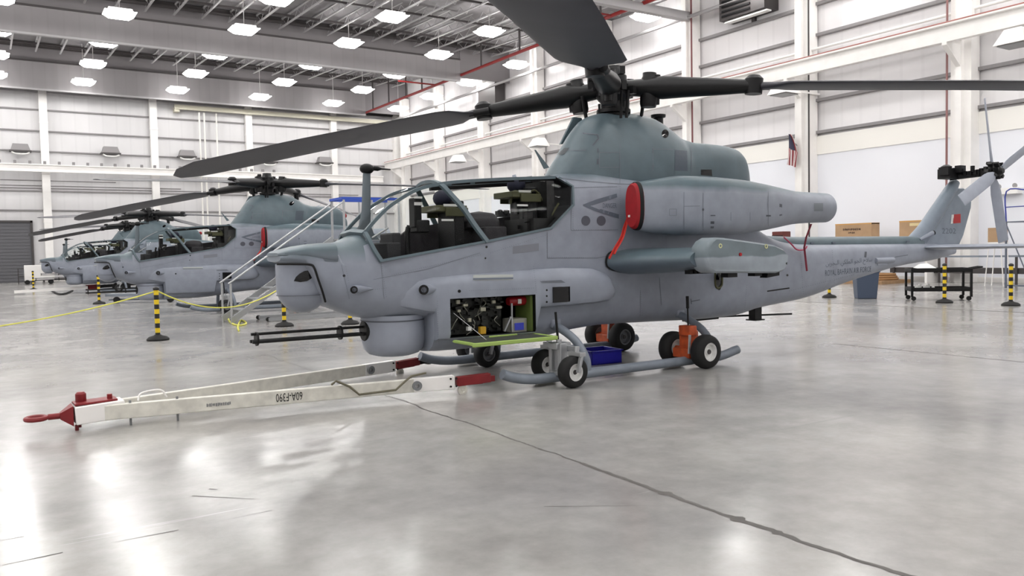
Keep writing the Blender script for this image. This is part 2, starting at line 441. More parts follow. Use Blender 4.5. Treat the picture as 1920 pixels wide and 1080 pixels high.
M_nac = paint('nacelle_paint', (141, 147, 158), (78, 97, 105), 2.49, 2.58)
M_wing = paint('wing_paint', (98, 110, 122), DG, 1.5, 1.6)
M_tail = paint('grey_fin_paint', (128, 138, 150), (118, 130, 140), 1.7, 3.2)
M_tip = paint('pylon_tip_paint', (148, 157, 165), (108, 120, 126), 1.58, 1.60)
M_boomc = paint('shaft_cover_paint', DG, (92, 110, 118), 0, 9)
M_light = mat('pale_grey_paint', (146, 152, 164), 0.45, vary=0.06)
M_markdark = mat('dark_grey_marking', (92, 100, 112), 0.5)
M_lines = mat('panel_gap_grey', (82, 86, 94), 0.6)
M_black = mat('black_paint', (13, 13, 14), 0.5, spec=.3)
M_rotor = mat('black_rotor_steel', (11, 11, 13), 0.42, vary=0.2, scale=8, spec=.35)
M_blade = mat('grey_blade_composite', (62, 62, 68), 0.5, vary=0.10, scale=2)
M_bladeedge = mat('pale_blade_edge', (140, 144, 148), 0.4)
M_skid = mat('grey_skid_tube', (122, 130, 140), 0.5, vary=0.1)
M_rubber = mat('black_rubber', (14, 14, 15), 0.75, vary=0.2, scale=20)
M_red = mat('red_cover_canvas', (150, 10, 22), 0.7, vary=0.12, scale=8)
M_redstrap = mat('red_webbing', (200, 50, 40), 0.7)
M_inside = mat('dark_cockpit_lining', (34, 34, 37), 0.7, vary=0.2, scale=6)
M_fabric = mat('charcoal_quilted_lining', (52, 50, 53), 0.85, vary=0.2, scale=5, bump=0.5, bscale=9)
M_olive = mat('olive_seat_frame', (72, 72, 44), 0.6)
M_strip = mat('white_strip', (225, 225, 222), 0.5)
M_green = mat('zinc_green_primer', (156, 182, 96), 0.55, vary=0.05)
M_greendk = mat('dark_green_primer', (92, 108, 52), 0.6)
M_alu = mat('brushed_aluminium', (176, 178, 180), 0.35, metal=0.7, vary=0.05)
M_hubgrey = mat('grey_wheel_hub', (120, 122, 124), 0.5)
M_glassdark = mat('dark_sensor_glass', (8, 8, 10), 0.1)
def glass(name):
    m = bpy.data.materials.new(name); m.use_nodes = True; MATS[name] = m
    nt = m.node_tree; nt.nodes.clear(); N = nt.nodes.new; L = nt.links.new
    o = N('ShaderNodeOutputMaterial'); mx = N('ShaderNodeMixShader'); t = N('ShaderNodeBsdfTransparent'); g = N('ShaderNodeBsdfGlossy')
    t.inputs['Color'].default_value = (0.97, 0.985, 0.98, 1); g.inputs['Roughness'].default_value = 0.02
    f = N('ShaderNodeFresnel'); f.inputs['IOR'].default_value = 1.14
    L(f.outputs[0], mx.inputs[0]); L(t.outputs[0], mx.inputs[1]); L(g.outputs[0], mx.inputs[2]); L(mx.outputs[0], o.inputs['Surface'])
    return m
M_glass = glass('clear_canopy_glass')

heli = thing('attack_helicopter', 'nearest grey attack helicopter, its green side hatch open and red plug in the engine intake', 'helicopter', ORG, 0, 'grey attack helicopters parked in a row')
# --- fuselage, nose to tail
FT = [(-5.06, 1.60, 1.67, .27, 1.64, 2.5, 3), (-4.97, 1.575, 1.735, .33, 1.65, 2.6, 3), (-4.80, 1.545, 1.765, .37, 1.64, 3, 3.2), (-4.72, 1.38, 1.78, .39, 1.6, 3, 3.2),
      (-4.60, 1.13, 1.79, .41, 1.5, 2.6, 3.2), (-4.34, 1.0, 1.81, .44, 1.4, 2.4, 3.2), (-4.05, .90, 1.93, .47, 1.35, 2.5, 3.2), (-3.7, .865, 2.15, .50, 1.3, 2.8, 3), (-3.30, .855, 2.40, .52, 1.3, 3, 3),
      (-3.27, .44, 2.43, .52, 1.3, 4, 3), (-3.12, .43, 2.5, .53, 1.3, 4, 3), (-2.5, .425, 2.58, .54, 1.3, 4, 3), (-2.0, .45, 2.62, .55, 1.3, 4, 3.4), (-1.5, .50, 2.66, .55, 1.3, 4, 4), (-1.1, .555, 2.72, .56, 1.35, 4, 5),
      (-.5, .59, 2.74, .57, 1.4, 4, 6), (.5, .57, 2.70, .60, 1.4, 4, 6), (1.5, .545, 2.6, .58, 1.4, 4, 5), (2.2, .55, 2.35, .55, 1.3, 3.6, 4), (2.8, .63, 1.95, .50, 1.25, 3.2, 3.5), (3.4, .68, 1.75, .46, 1.25, 3, 3.5),
      (4.0, .73, 1.69, .42, 1.25, 3, 3.5), (5.4, .985, 1.675, .34, 1.35, 3, 3.5), (7.2, 1.24, 1.665, .25, 1.45, 3, 3.5), (8.2, 1.31, 1.65, .19, 1.48, 3, 3), (9.15, 1.42, 1.57, .07, 1.5, 2.5, 2.5)]
fx = [t[0] for t in FT]; fc = [pchip(fx, [t[i] for t in FT]) for i in range(1, 7)]
st = sorted(set([round(-5.06+i*0.085, 3) for i in range(168)] + [-3.30, -3.27, -3.12, -4.8, -4.72, -4.6]))
st = [x for x in st if x < 9.15]+[9.15]
def body():
    b = MB(); b.loft([superell(x, *[fc[i](x) for i in (2,)], fc[0](x), fc[1](x), fc[3](x), fc[4](x), fc[5](x), 40) for x in st])
    return b
def cheek(s_):
    """the long ammunition fairing that bulges from a flank"""
    b = MB(); secs = []
    for x, w, z0, z1 in ((-4.0, .36, 1.10, 1.20), (-3.88, .415, 1.062, 1.27), (-3.75, .465, 1.03, 1.322), (-3.62, .507, .999, 1.36), (-3.5, .54, .972, 1.387), (-3.4, .56, .949, 1.40), (-3.29, .575, .93, 1.41), (-3.265, .577, .60, 1.41), (-3.05, .60, .595, 1.41), (-2.6, .625, .585, 1.41), (-1.9, .66, .585, 1.42), (-1.82, .69, .92, 1.425), (-1.4, .735, .93, 1.43), (-.95, .745, .94, 1.41), (-.7, .735, .96, 1.33), (-.6, .70, 1.0, 1.25), (-.5, .56, 1.04, 1.2)):
        secs.append([V((x, s_*y, z)) for y, z in ((.2, z0), (w-.09, z0), (w-.025, z0+.025), (w, z0+.08), (w, z1-.14), (w-.03, z1-.06), (w-.10, z1), (.2, z1+.02))])
    b.loft(secs)
    return b
BAYBOX = (-3.11, -1.90, -1.0, -.22, .625, 1.105)
def make_cheek(s_, with_bay):
    o = cheek(s_).build('ammunition_fairing', [M_fus])
    if s_ < 0:
        if with_bay: boolean(o, MB().bbox(*BAYBOX).build('cutter', [M_black], smooth=0))
        boolean(o, MB().bbox(-1.66, -1.40, -.9, -.66, .99, 1.19).build('cutter', [M_black], smooth=0))
    finish(o.data, 32); o.parent = heli
    return o
def make_fuselage(with_bay):
    o = body().build('fuselage', [M_fus])
    # canopy volume, cut exactly along the sill line
    poly = [(-4.09, 1.93), (-4.10, 1.86), (-3.95, 1.59), (-2.52, 1.80), (-1.55, 1.96), (-1.19, 2.27), (-1.16, 2.52), (-1.30, 2.64), (-1.30, 3.2), (-4.6, 3.2), (-4.2, 1.96)]
    c = MB().prism([(x, -1, z) for x, z in poly], (0, 2, 0)).build('cutter', [M_inside], smooth=0); boolean(o, c)
    c = MB(); c.prism([(-3.86, -.42, 1.25), (-3.3, -.42, 1.15), (-1.38, -.42, 1.0), (-1.38, -.42, 2.6), (-3.86, -.42, 2.6)], (0, .84, 0)); c = c.build('cutter', [M_inside], smooth=0); boolean(o, c)
    if with_bay:
        c = MB().bbox(*BAYBOX).build('cutter', [M_black], smooth=0); boolean(o, c)
    finish(o.data, 32); o.parent = heli
    return o
MB().bbox(-1.662, -1.398, -.722, -.66, .988, 1.192).build('intake_grille', M_glassdark, heli)
fus = make_fuselage(True)
fus_closed = make_fuselage(False)
# the paint of the nose top changes at another height: second slot chosen by position
for f_ in (fus, fus_closed):
    f_.data.materials.append(M_nosep); k_ = len(f_.data.materials)-1
    for p in f_.data.polygons:
        if p.center.x < -4.09 and p.center.z > .5 and p.material_index == 0: p.material_index = k_
closed_mesh = fus_closed.data; bpy.data.objects.remove(fus_closed)
ckR = make_cheek(1, False); ckC = make_cheek(-1, False); closed_cheek = ckC.data; bpy.data.objects.remove(ckC); ckL = make_cheek(-1, True)

PARTS_FOR_DECALS = [fus, ckL]
# --- nose sight turret
t = MB(); r = .295
t.lathe([(r*math.sin(a), 1.30-.30*math.cos(a)) for a in [i*PI/2/10 for i in range(11)]]+[(r, 1.57)], (-4.735, 0, 0), n=36)
turret = t.build('sight_turret', M_light if False else M_fus, heli)
w_ = MB()
for s_ in (-1,):
    cen = V((-4.735, 0, 1.30)); out = []
    for px, py in ((551, 527), (555, 519), (562, 513), (571, 508), (582, 506.5), (594, 509), (590, 516), (584, 522), (576, 527), (563, 529)):
        out.append(L_y(px, py, .0))
    # lift the outline onto the drum
    ring = []
    for p in out:
        e = EYE-ORG; d = (sight(*[0, 0]) if False else (p-e)); d.normalize()
        # intersect the vertical cylinder
        ex, ey = e.x-cen.x, e.y; A = d.x**2+d.y**2; B = ex*d.x+ey*d.y; C = ex*ex+ey*ey-(r+.004)**2
        q = B*B-A*C
        tt = (-B-math.sqrt(max(q, 0)))/A; ring.append(e+d*tt)
    pass
W_OUT = ((551, 527), (555, 519), (562, 513), (571, 508), (582, 506.5), (594, 509), (590, 516), (584, 522), (576, 527), (563, 529))
def drum_hit(px, py):
    e = EYE-ORG; d = sight(px, py).normalized(); ex, ey = e.x+4.735, e.y; rr = r+.004
    A = d.x**2+d.y**2; B = ex*d.x+ey*d.y; C = ex*ex+ey*ey-rr*rr; q = max(0, B*B-A*C)
    return e+d*((-B-math.sqrt(q))/A)
w_ = MB(); rings = []; mx_, my_ = sum(p[0] for p in W_OUT)/10, sum(p[1] for p in W_OUT)/10
for k_ in (1, .75, .5, .25): rings.append([drum_hit(mx_+(p[0]-mx_)*k_, my_+(p[1]-my_)*k_) for p in W_OUT])
w_.loft(rings, caps=False); w_.add(rings[-1], [tuple(range(10))])
w_.build('sight_window', M_glassdark, turret)
w_ = MB(); w_.lathe([(.290, 1.215), (.2965, 1.215), (.2965, 1.209), (.290, 1.209)], (-4.735, 0, 0), n=40, closed=True); w_.build('turret_seam', M_lines, turret)
g = MB(); g.tube(spline([L_y(519, 495, .335), L_y(550, 495, .365), L_y(580, 496, .395), L_y(589, 502, .425), L_y(597, 525, .43), L_y(605, 548, .42), L_y(610, 566, .36)]), .013, 8)
g.build('seal_strip', M_black, heli)
s_ = MB(); s_.bbox(-4.90, -4.86, -.30, .30, 1.30, 1.305); 
# --- visor plate on top of the nose
v_ = MB()
secs = []
for x, w, z0, z1 in ((-5.07, .22, 1.665, 1.70), (-5.02, .31, 1.655, 1.725), (-4.8, .385, 1.645, 1.775), (-4.62, .42, 1.60, 1.80), (-4.46, .45, 1.58, 1.81)):
    secs.append(superell(x, w, z0, z1, (z0+z1)/2, 5, 3.5, 28))
v_.loft(secs); v_.build('nose_visor', M_nosep, heli)
# --- air data mast
m_ = MB(); base = L_y(681, 452, 0)
secs = []
for z, xc, c in ((1.84, -3.955, .21), (1.92, -3.955, .13), (2.02, -3.935, .075), (2.2, -3.915, .06), (2.62, -3.895, .05), (2.70, -3.885, .045)):
    secs.append([V((xc+c*math.cos(a)*1.0, .028*math.sin(a), z)) for a in [2*PI*i/14 for i in range(14)]])
m_.loft(secs); mast = m_.build('air_data_mast', mat('grey_mast_paint', (96, 106, 112), .45), heli)
m_ = MB(); m_.sphere((-3.89, 0, 2.70), .08, 14, 8, (1.15, .9, .8)); m_.lathe([(.0, 0), (.028, .03), (.03, .08), (.012, .13), (.008, .25), (0, .26)], (-3.83, 0, 2.71), (1, 0, -.03), 10)
m_.build('air_data_probe', M_black, mast)
# --- canopy frame
def rail(s_, inset=0.0):
    pts = [(-4.09, .34, 1.915), (-3.93, .335, 2.08), (-3.77, .33, 2.22), (-3.56, .33, 2.35), (-3.36, .325, 2.445), (-3.06, .32, 2.515), (-2.75, .315, 2.555), (-2.2, .31, 2.60), (-1.7, .305, 2.63), (-1.26, .30, 2.655)]
    return spline([(x, s_*(y-inset), z-inset*.3) for x, y, z in pts], 5)
def ribbon(path, w, h, out=(0, 0, 1)):
    b = MB(); path = [V(p) for p in path]; k = len(path); secs = []
    for i, p in enumerate(path):
        t_ = (path[min(i+1, k-1)]-path[max(i-1, 0)]).normalized(); u = V(out); r_ = t_.cross(u).normalized(); u = r_.cross(t_)
        secs.append([p+r_*(a*w/2)+u*(c*h/2) for a, c in ((-1, -1), (1, -1), (1, 1), (-1, 1))])
    b.loft(secs); return b
cf = MB()
def addm(b): cf.add(b.v, b.f)
arch_mid = [(-2.53, .53, 1.79), (-2.68, .50, 1.99), (-2.815, .455, 2.20), (-2.94, .40, 2.36), (-3.05, .33, 2.50), (-3.07, .16, 2.555), (-3.075, 0, 2.565)]
for s_ in (-1, 1):
    addm(ribbon(rail(s_), .04, .04))
    addm(ribbon(spline([(x, s_*y, z) for x, y, z in arch_mid], 5), .062, .04, (0, s_, .6)))
    addm(ribbon(spline([(-3.95, s_*.495, 1.58), (-4.03, s_*.47, 1.72), (-4.085, s_*.43, 1.86), (-4.09, s_*.36, 1.915)], 5), .045, .04, (0, s_, .3)))
    addm(ribbon([(-3.96, s_*.50, 1.585), (-2.50, s_*.53, 1.80), (-1.55, s_*.545, 1.96), (-1.18, s_*.545, 2.27), (-1.15, s_*.50, 2.52), (-1.28, s_*.36, 2.645)], .03, .03, (0, s_, .2)))
addm(ribbon([(-4.09, -.36, 1.915), (-4.10, 0, 1.94), (-4.09, .36, 1.915)], .05, .05, (-1, 0, 1)))
frame = cf.build('canopy_frame', M_pylonp, heli)
# dark upper edge of the roof panel over the rear cockpit
b = MB(); b.add([(-3.05, -.30, 2.535), (-3.05, .30, 2.535), (-2.2, .29, 2.615), (-2.2, -.29, 2.615), (-1.26, .29, 2.665), (-1.26, -.29, 2.665), (-2.2, 0, 2.635), (-3.05, 0, 2.56), (-1.26, 0, 2.69)], [(0, 3, 6, 7), (7, 6, 2, 1), (3, 5, 8, 6), (6, 8, 4, 2)])
b.build('roof_pane', M_glass, frame)
b = MB()
for i, (x0, x1) in enumerate(((-2.86, -2.62), (-2.52, -1.95), (-1.85, -1.3))):
    b.bar((x0, -.27, 2.515+(x0+3)*.075), (x1, -.27, 2.515+(x1+3)*.075), .05, .035)
b.bar((-2.9, .27, 2.5), (-1.3, .27, 2.62), .06, .045)
b.build('grab_rail', M_black, frame)
rl = {s_: rail(s_, .01) for s_ in (-1, 1)}
b = MB(); b.loft([[rl[-1][i], V((rl[-1][i].x, 0, rl[-1][i].z+.03)), rl[1][i]] for i in range(0, 21, 4)], caps=False, closed=False)
b.build('windscreen_pane', M_glass, frame)
for s_ in (-1, 1):
    for (x0, x1) in ((-4.0, -3.0), (-2.5, -1.2)):
        b = MB(); secs = []
        up = rl[s_]
        def railz(x):
            q = min(up, key=lambda p: abs(p.x-x)); return q
        def sillz(x): return 1.60+(x+3.95)*.1455 if x < -1.55 else 1.955+(x+1.55)*.86
        for i in range(13):
            a = i/12
            xs = -3.93+a*(-2.55+3.93) if x0 < -3 else -2.47+a*(-1.22+2.47)
            xt = -4.06+a*(-3.06+4.06) if x0 < -3 else -3.02+a*(-1.27+3.02)
            p0 = V((xs, s_*(.50 if x0 < -3 else .52), sillz(xs)+.005)); p1 = railz(xt)
            pm = (p0+p1)/2+V((0, s_*.055, .02))
            secs.append([p0, pm, p1])
        b.loft(secs, caps=False, closed=False); b.build('side_pane', M_glass, frame)
# --- cockpit contents
def seat(x, z, hx):
    b = MB(); b.bbox(x-.30, x+.22, -.24, .24, z-.35, z-.22); b.bbox(x+.16, x+.30, -.24, .24, z-.3, z+.42)
    st_ = b.build('crew_seat', M_black, heli, bevel=.02)
    b = MB(); b.bbox(x+.02, x+.34, -.27, -.24, z+.22, z+.33); b.bbox(x+.02, x+.34, .24, .27, z+.22, z+.33); b.bbox(x-.1, x+.34, -.24, .24, z+.28, z+.36); b.build('seat_frame', M_olive, st_, bevel=.008)
    b = MB(); b.bbox(x+.0, x+.20, -.245, -.235, z+.345, z+.375); b.bbox(x-.05, x+.12, -.275, -.27, z+.16, z+.185); b.build('reflective_strip', M_strip, st_)
    b = MB(); b.sphere((x+.12, 0, z+.46), .12, 14, 8, (1.1, 1, .95)); b.build('head_cushion', mat('navy_pad', (26, 28, 50), .7), st_)
    return st_
s1 = seat(-2.98, 1.90, 0)
b = MB(); b.bbox(-3.32, -3.22, -.12, .06, 1.98, 2.36); b.bbox(-3.30, -3.12, -.14, .08, 1.92, 2.08); b.build('head_up_sight', M_black, heli, bevel=.02)
b = MB(); b.bbox(-3.325, -3.215, -.125, -.118, 2.26, 2.30); b.bbox(-3.325, -3.215, -.125, -.118, 2.345, 2.37); b.build('reflective_strip', M_strip, heli)
s2 = seat(-1.85, 2.10, 0)
b = MB(); b.bbox(-1.48, -1.36, -.36, .36, 1.5, 2.60); b.bbox(-1.70, -1.36, -.36, .36, 1.5, 2.1)
for i in range(26):
    x_, y_, z_ = random.uniform(-1.75, -1.42), random.uniform(-.3, .3), random.uniform(1.95, 2.5); q = random.uniform(.03, .09)
    b.box((x_, y_, z_), (q*1.3, q, q*1.6))
b.build('rear_bulkhead_equipment', mat('black_equipment', (30, 30, 30), .5, vary=.5, scale=14), heli)
b = MB(); b.tube(spline([(-1.9, -.1, 2.3), (-1.85, -.12, 2.46), (-1.7, -.14, 2.44), (-1.6, -.15, 2.5)]), .018); b.tube(spline([(-1.5, -.3, 1.9), (-1.42, -.34, 2.1), (-1.3, -.38, 2.3)]), .015)
b.tube(spline([(-1.75, -.2, 2.35), (-1.6, -.25, 2.48), (-1.45, -.25, 2.3), (-1.4, -.3, 2.1)]), .012); b.build('hose', M_olive, heli)
# lining along the far inner walls, seen through the glass above the sill
b = MB(); b.prism([(-3.60, .40, 1.3), (-2.45, .40, 1.3), (-2.42, .40, 2.06), (-2.75, .40, 2.05), (-3.15, .40, 1.99), (-3.28, .40, 1.90), (-3.55, .40, 1.84)], (0, .05, 0)); b.prism([(-2.40, .40, 1.5), (-1.3, .40, 1.6), (-1.22, .40, 2.20), (-1.9, .40, 2.12), (-2.4, .40, 2.06)], (0, .05, 0)); b.build('side_lining', M_fabric, heli)
b = MB(); b.lathe([(.27, 0), (.27, .10), (.20, .19), (0, .22)], (-2.33, 0, 1.98), (0, 0, 1), 20); b.bbox(-2.46, -2.12, -.36, .36, 1.4, 1.99); b.build('instrument_coaming', M_fabric, heli, bevel=.02)
b = MB(); b.bbox(-3.80, -3.62, -.34, .34, 1.3, 1.80); b.bbox(-3.66, -3.55, -.2, .2, 1.7, 1.92); b.build('instrument_panel', M_inside, heli, bevel=.02)
b = MB(); b.tube([(-3.44, -.12, 1.5), (-3.44, -.12, 1.92), (-3.42, -.12, 1.99)], .026); b.tube([(-3.30, .14, 1.5), (-3.30, .14, 1.93), (-3.28, .14, 2.02)], .028); b.build('control_grip', M_black, heli)
b = MB(); b.tube([(-3.93, -.2, 1.86), (-3.74, -.25, 1.98)], .012); b.build('mirror_arm', M_alu, heli)
# --- flank sensors
for px, py, w, q in ((662, 543, .49, .045), (792, 543, .56, .062)):
    for s_ in (-1, 1):
        c = L_y(px, py, w); c.y *= 1 if s_ < 0 else -1
        b = MB(); secs = []
        for dx, dy, r_, an in ((-.012, .060, q, 1.0), (.005, .035, q*1.12, .95), (.04, .01, q*1.15, .7), (.10, -.01, q*.95, .3), (.17, -.02, q*.6, .1), (.27, -.03, .006, 0)):
            t1 = V((math.sin(an), -s_*math.cos(an)*-1, 0)) if False else V((math.sin(an), s_*math.cos(an)*1.0, 0)); t1 = V((-math.sin(an)*-1, 0, 0))+V((0, s_*math.cos(an), 0))
            secs.append([V((c.x+dx, c.y+s_*dy, c.z))+t1*(r_*math.cos(a))+V((0, 0, r_*math.sin(a))) for a in [2*PI*i/18 for i in range(18)]])
        b.loft(secs); sn = b.build('missile_sensor', M_fus, heli)
        ax = V((-math.cos(1.0), s_*math.sin(1.0), 0))
        b = MB(); b.lathe([(0, .0), (q*.55, .0), (q*.62, .012), (q*.95, .012), (q*.95, -.01)], V((c.x-.012, c.y+s_*.060, c.z)), ax, 18); b.build('sensor_lens', M_glassdark, sn)
# --- chin gun
b = MB(); b.lathe([(0, .405), (.22, .412), (.31, .44), (.365, .50), (.39, .59), (.395, .68), (.395, .92)], (-3.60, 0, 0), n=40)
gun = b.build('gun_turret', M_light, heli)
b = MB(); b.lathe([(.38, .862), (.40, .862), (.40, .846), (.38, .846)], (-3.60, 0, 0), n=40, closed=True); b.build('turret_ring', M_lines, gun)
b = MB()
for dy, dz in ((0, .785), (-.05, .70), (.05, .70)): b.tube([(-3.9, dy, dz), (-5.34, dy, dz+.005)], .02 if dz < .75 else .017, 10)
b.build('gun_barrels', M_black, gun)
b = MB(); b.lathe([(.06, 0), (.085, .0), (.085, .025), (.06, .025)], (-4.28, 0, .735), (-1, 0, 0), 16); b.build('barrel_clamp', M_black, gun)
b = MB(); b.lathe([(.05, 0), (.08, .0), (.08, .02), (.05, .02)], (-5.27, 0, .735), (-1, 0, 0), 16)
b.build('barrel_clamp', M_black, gun)
b = MB(); b.lathe([(0, .03), (.12, .03), (.14, 0), (.14, -.06)], (-3.97, 0, .735), (-1, 0, 0), 20); b.build('gun_cradle', M_black, gun)
# --- open avionics bay: equipment, then the hatch
b = MB(); rnd = random.Random(5); b.bbox(-3.09, -2.2, -.30, -.25, .63, 1.10)
for i in range(70):
    x_, z_ = rnd.uniform(-3.05, -2.25), rnd.uniform(.66, 1.07); q = rnd.uniform(.015, .05)
    e_ = rnd.uniform(.04, .16); b.box((x_, -.27-e_/2, z_), (q*2, e_, q), Matrix.Rotation(rnd.uniform(-.5, .5), 3, 'Y'))
b.build('avionics_equipment', mat('black_and_tin_boxes', (34, 36, 33), .4, metal=.3, vary=.8, scale=18), heli)
b = MB()
for i in range(9):
    x0, z0 = rnd.uniform(-3.0, -2.3), rnd.uniform(.7, 1.08)
    b.tube(spline([(x0, -.43, z0), (x0+rnd.uniform(-.06, .06), -.45, z0-.05), (x0+rnd.uniform(-.1, .1), -.43, z0-.13)]), .005, 6)
b.build('wiring', mat('tin_braid', (150, 150, 138), .4, metal=.3), heli)
for px, py in ((858, 566), (872, 572), (925, 566), (935, 576), (905, 580), (880, 600), (860, 583)):
    c = L_y(px, py, .48); MB().box(c, (rnd.uniform(.04, .09), .04, rnd.uniform(.03, .06))).build('connector', mat('tin_fitting', (168, 166, 150), .35, metal=.3), heli, bevel=.005)
b = MB(); b.bbox(-2.195, -2.175, -.54, -.52, .64, 1.0); b.bar((-2.30, -.53, .65), (-2.20, -.53, .83), .02, .02); b.build('bay_strut', M_alu, heli)
b = MB(); p0, p1 = L_y(957, 598, .5), L_y(987, 624, .5); b.bbox(p0.x, p1.x, -.52, -.3, p1.z, p0.z); bx = b.build('junction_box', mat('tin_box', (150, 150, 140), .5), heli, bevel=.01)
p0, p1 = L_y(965, 606, .525), L_y(982, 618, .525); MB().bbox(p0.x, p1.x, -.53, -.515, p1.z, p0.z).build('blue_tag', mat('blue_label', (62, 72, 190), .5), bx)
b = MB(); p0 = L_y(952, 565, .45); p1 = L_y(990, 565, .45); b.lathe([(0, 0), (.05, .0), (.062, .03), (.062, p1.x-p0.x-.03), (.05, p1.x-p0.x), (0, p1.x-p0.x)], p0, (1, 0, 0), 16); ex = b.build('fire_bottle', mat('red_bottle', (150, 20, 30), .4), heli)
p0 = L_y(974, 565, .51); MB().box(p0, (.05, .02, .06)).build('white_tag', M_strip, ex)
p0 = L_y(904, 619, .46); MB().box(p0, (.08, .06, .09)).build('yellow_placard', mat('yellow_box', (205, 160, 40), .5), heli)
p0 = L_y(879, 616, .46); MB().box(p0, (.05, .05, .05)).build('white_fitting', M_strip, heli)
MB().bbox(-1.94, -1.905, -.60, -.24, .63, 1.09).build('bay_end_wall', M_greendk, heli)
d_ = MB()
hx0, hx1 = -3.10, -1.88
d_.bbox(hx0, hx1, -1.10, -.60, .575, .595)
d_.bbox(hx0, hx1, -1.115, -1.08, .555, .605); d_.bbox(hx0, hx0+.05, -1.10, -.62, .57, .605); d_.bbox(hx1-.05, hx1, -1.10, -.62, .57, .605); d_.bbox(hx0+.5, hx1-.3, -.655, -.63, .595, .62)
hatch = d_.build('bay_hatch', M_green, heli, bevel=.012)
MB().bbox(hx0+.07, hx1-.07, -1.065, -.66, .596, .601).build('hatch_mat', mat('dark_mat', (62, 66, 58), .7), hatch)
MB().tube([(-3.06, -.58, .93), (-2.90, -1.08, .63)], .004, 6).build('hatch_stay', M_alu, hatch)
# --- rotor pylon fairing
PT = [(-1.22, 2.58, 2.66, .16, 2.6), (-1.08, 2.56, 2.86, .25, 2.6), (-.90, 2.52, 3.10, .34, 2.6), (-.70, 2.5, 3.38, .41, 2.6), (-.52, 2.5, 3.55, .45, 2.62), (-.25, 2.5, 3.635, .48, 2.65), (.25, 2.5, 3.67, .51, 2.65), (.65, 2.5, 3.63, .52, 2.65), (.95, 2.5, 3.50, .52, 2.65), (1.2, 2.5, 3.35, .515, 2.65), (1.4, 2.5, 3.285, .51, 2.7), (1.9, 2.45, 3.27, .50, 2.75), (2.2, 2.4, 3.24, .47, 2.75), (2.36, 2.35, 3.16, .44, 2.75), (2.48, 2.3, 3.0, .38, 2.7), (2.58, 2.3, 2.8, .30, 2.65), (2.6, 2.35, 2.7, .2, 2.5)]
px_ = [t[0] for t in PT]; pc = [pchip(px_, [t[i] for t in PT]) for i in range(1, 5)]
b = MB(); xs = [-1.22+i*.06 for i in range(64)]+[2.6]
secs = []
for x in xs:
    w, z0, z1, zc = pc[2](x), pc[0](x), pc[1](x), pc[3](x)
    nt = 2.3 if -.9 < x < 1.2 else 3.0
    nt = 4.2 if x > 1.5 else (2.2 if x < 1.15 else 2.2+(x-1.15)*5.7)
    secs.append(superell(x, w, z0, z1, zc, 4, nt, 40))
b.loft(secs); pylon = b.build('rotor_pylon_fairing', M_pylonp, heli, smooth=50)
PARTS_FOR_DECALS.append(pylon)
b = MB(); b.prism([(-.75, .30, 3.2), (-.50, .30, 3.61), (-.36, .30, 3.61), (-.2, .30, 3.3)], (0, .04, 0)); b.build('cooling_duct', M_pylonp, heli)
b = MB(); b.lathe([(.075, 0), (.075, .17), (.11, .18), (.115, .22), (0, .22)], (.98, .10, 3.50), n=14); b.build('exhaust_stack', M_black, heli)
b = MB(); q0, q1 = L_y(1026, 317, .1), L_y(1003, 281, .1)
b.loft([[q0+V((-.05, -.01, 0)), q0+V((.03, -.012, .02)), q0+V((.03, .012, .02)), q0+V((-.05, .01, 0))], [q1+V((-.01, -.004, 0)), q1+V((.012, -.004, 0)), q1+V((.012, .004, 0)), q1+V((-.01, .004, 0))]]); b.build('blade_antenna', M_pylonp, heli)
b = MB(); b.sphere((2.60, .05, 2.98), .09, 14, 8); b.build('red_tail_plug', M_red, heli)
# --- engine nacelles
def nacelle(s_):
    NT = [(-.36, -.90, .125, .315, 2.245, 2.4), (-.30, -.90, .145, .335, 2.245, 2.6), (0, -.89, .225, .375, 2.25, 3.0), (.45, -.85, .32, .415, 2.265, 3.2), (1.0, -.85, .33, .42, 2.265, 3.0), (1.6, -.84, .33, .405, 2.26, 2.8), (2.1, -.83, .31, .365, 2.26, 2.6), (2.6, -.80, .28, .31, 2.265, 2.3), (3.05, -.78, .255, .26, 2.27, 2.1), (3.5, -.78, .245, .245, 2.275, 2.0), (3.82, -.78, .24, .24, 2.275, 2.0)]
    xs_ = [t[0] for t in NT]; f_ = [pchip(xs_, [t[i] for t in NT]) for i in range(1, 6)]
    b = MB(); xx = [-.36, -.33]+[-.30+i*.1 for i in range(42)]; xx = [x for x in xx if x < 3.82]+[3.82]
    secs = [superell(x, f_[1](x), f_[3](x)-f_[2](x), f_[3](x)+f_[2](x), f_[3](x), f_[4](x), f_[4](x), 36, f_[0](x)) for x in xx]
    if s_ > 0: secs = [[V((p.x, -p.y, p.z)) for p in q] for q in secs]
    b.loft(secs, caps=False)
    e = 36*(len(xx)-1); c = V((3.80, -.78*(-s_), 2.275)) if False else None
    # intake face and dark exhaust throat
    b.f.append(tuple(range(36))); b.mi.append(0)
    k0 = len(b.v); b.v += [tuple(V(secs[-1][j])*1.0 + (V((0, s_*.78, 2.275))-V((0, secs[-1][j].y, secs[-1][j].z)))*.12) for j in range(36)]
    b.v += [tuple(V((3.3, secs[-1][j].y+(s_*.78-secs[-1][j].y)*.2, secs[-1][j].z+(2.275-secs[-1][j].z)*.2))) for j in range(36)]
    for j in range(36):
        j2 = (j+1) % 36
        b.f += [(e+j, e+j2, k0+j2, k0+j), (k0+j, k0+j2, k0+36+j2, k0+36+j)]; b.mi += [0, 1]
    b.f.append(tuple(k0+36+j for j in range(36))); b.mi.append(1)
    o = b.build('engine_nacelle', [M_nac, M_black], heli, smooth=50)
    b = MB(); b.bbox(-.1, 2.4, s_*.45, s_*.80, 2.05, 2.5); b.build('nacelle_mount', M_fus, heli)
    return o
nacL = nacelle(-1); nacR = nacelle(1)
PARTS_FOR_DECALS.append(nacL)
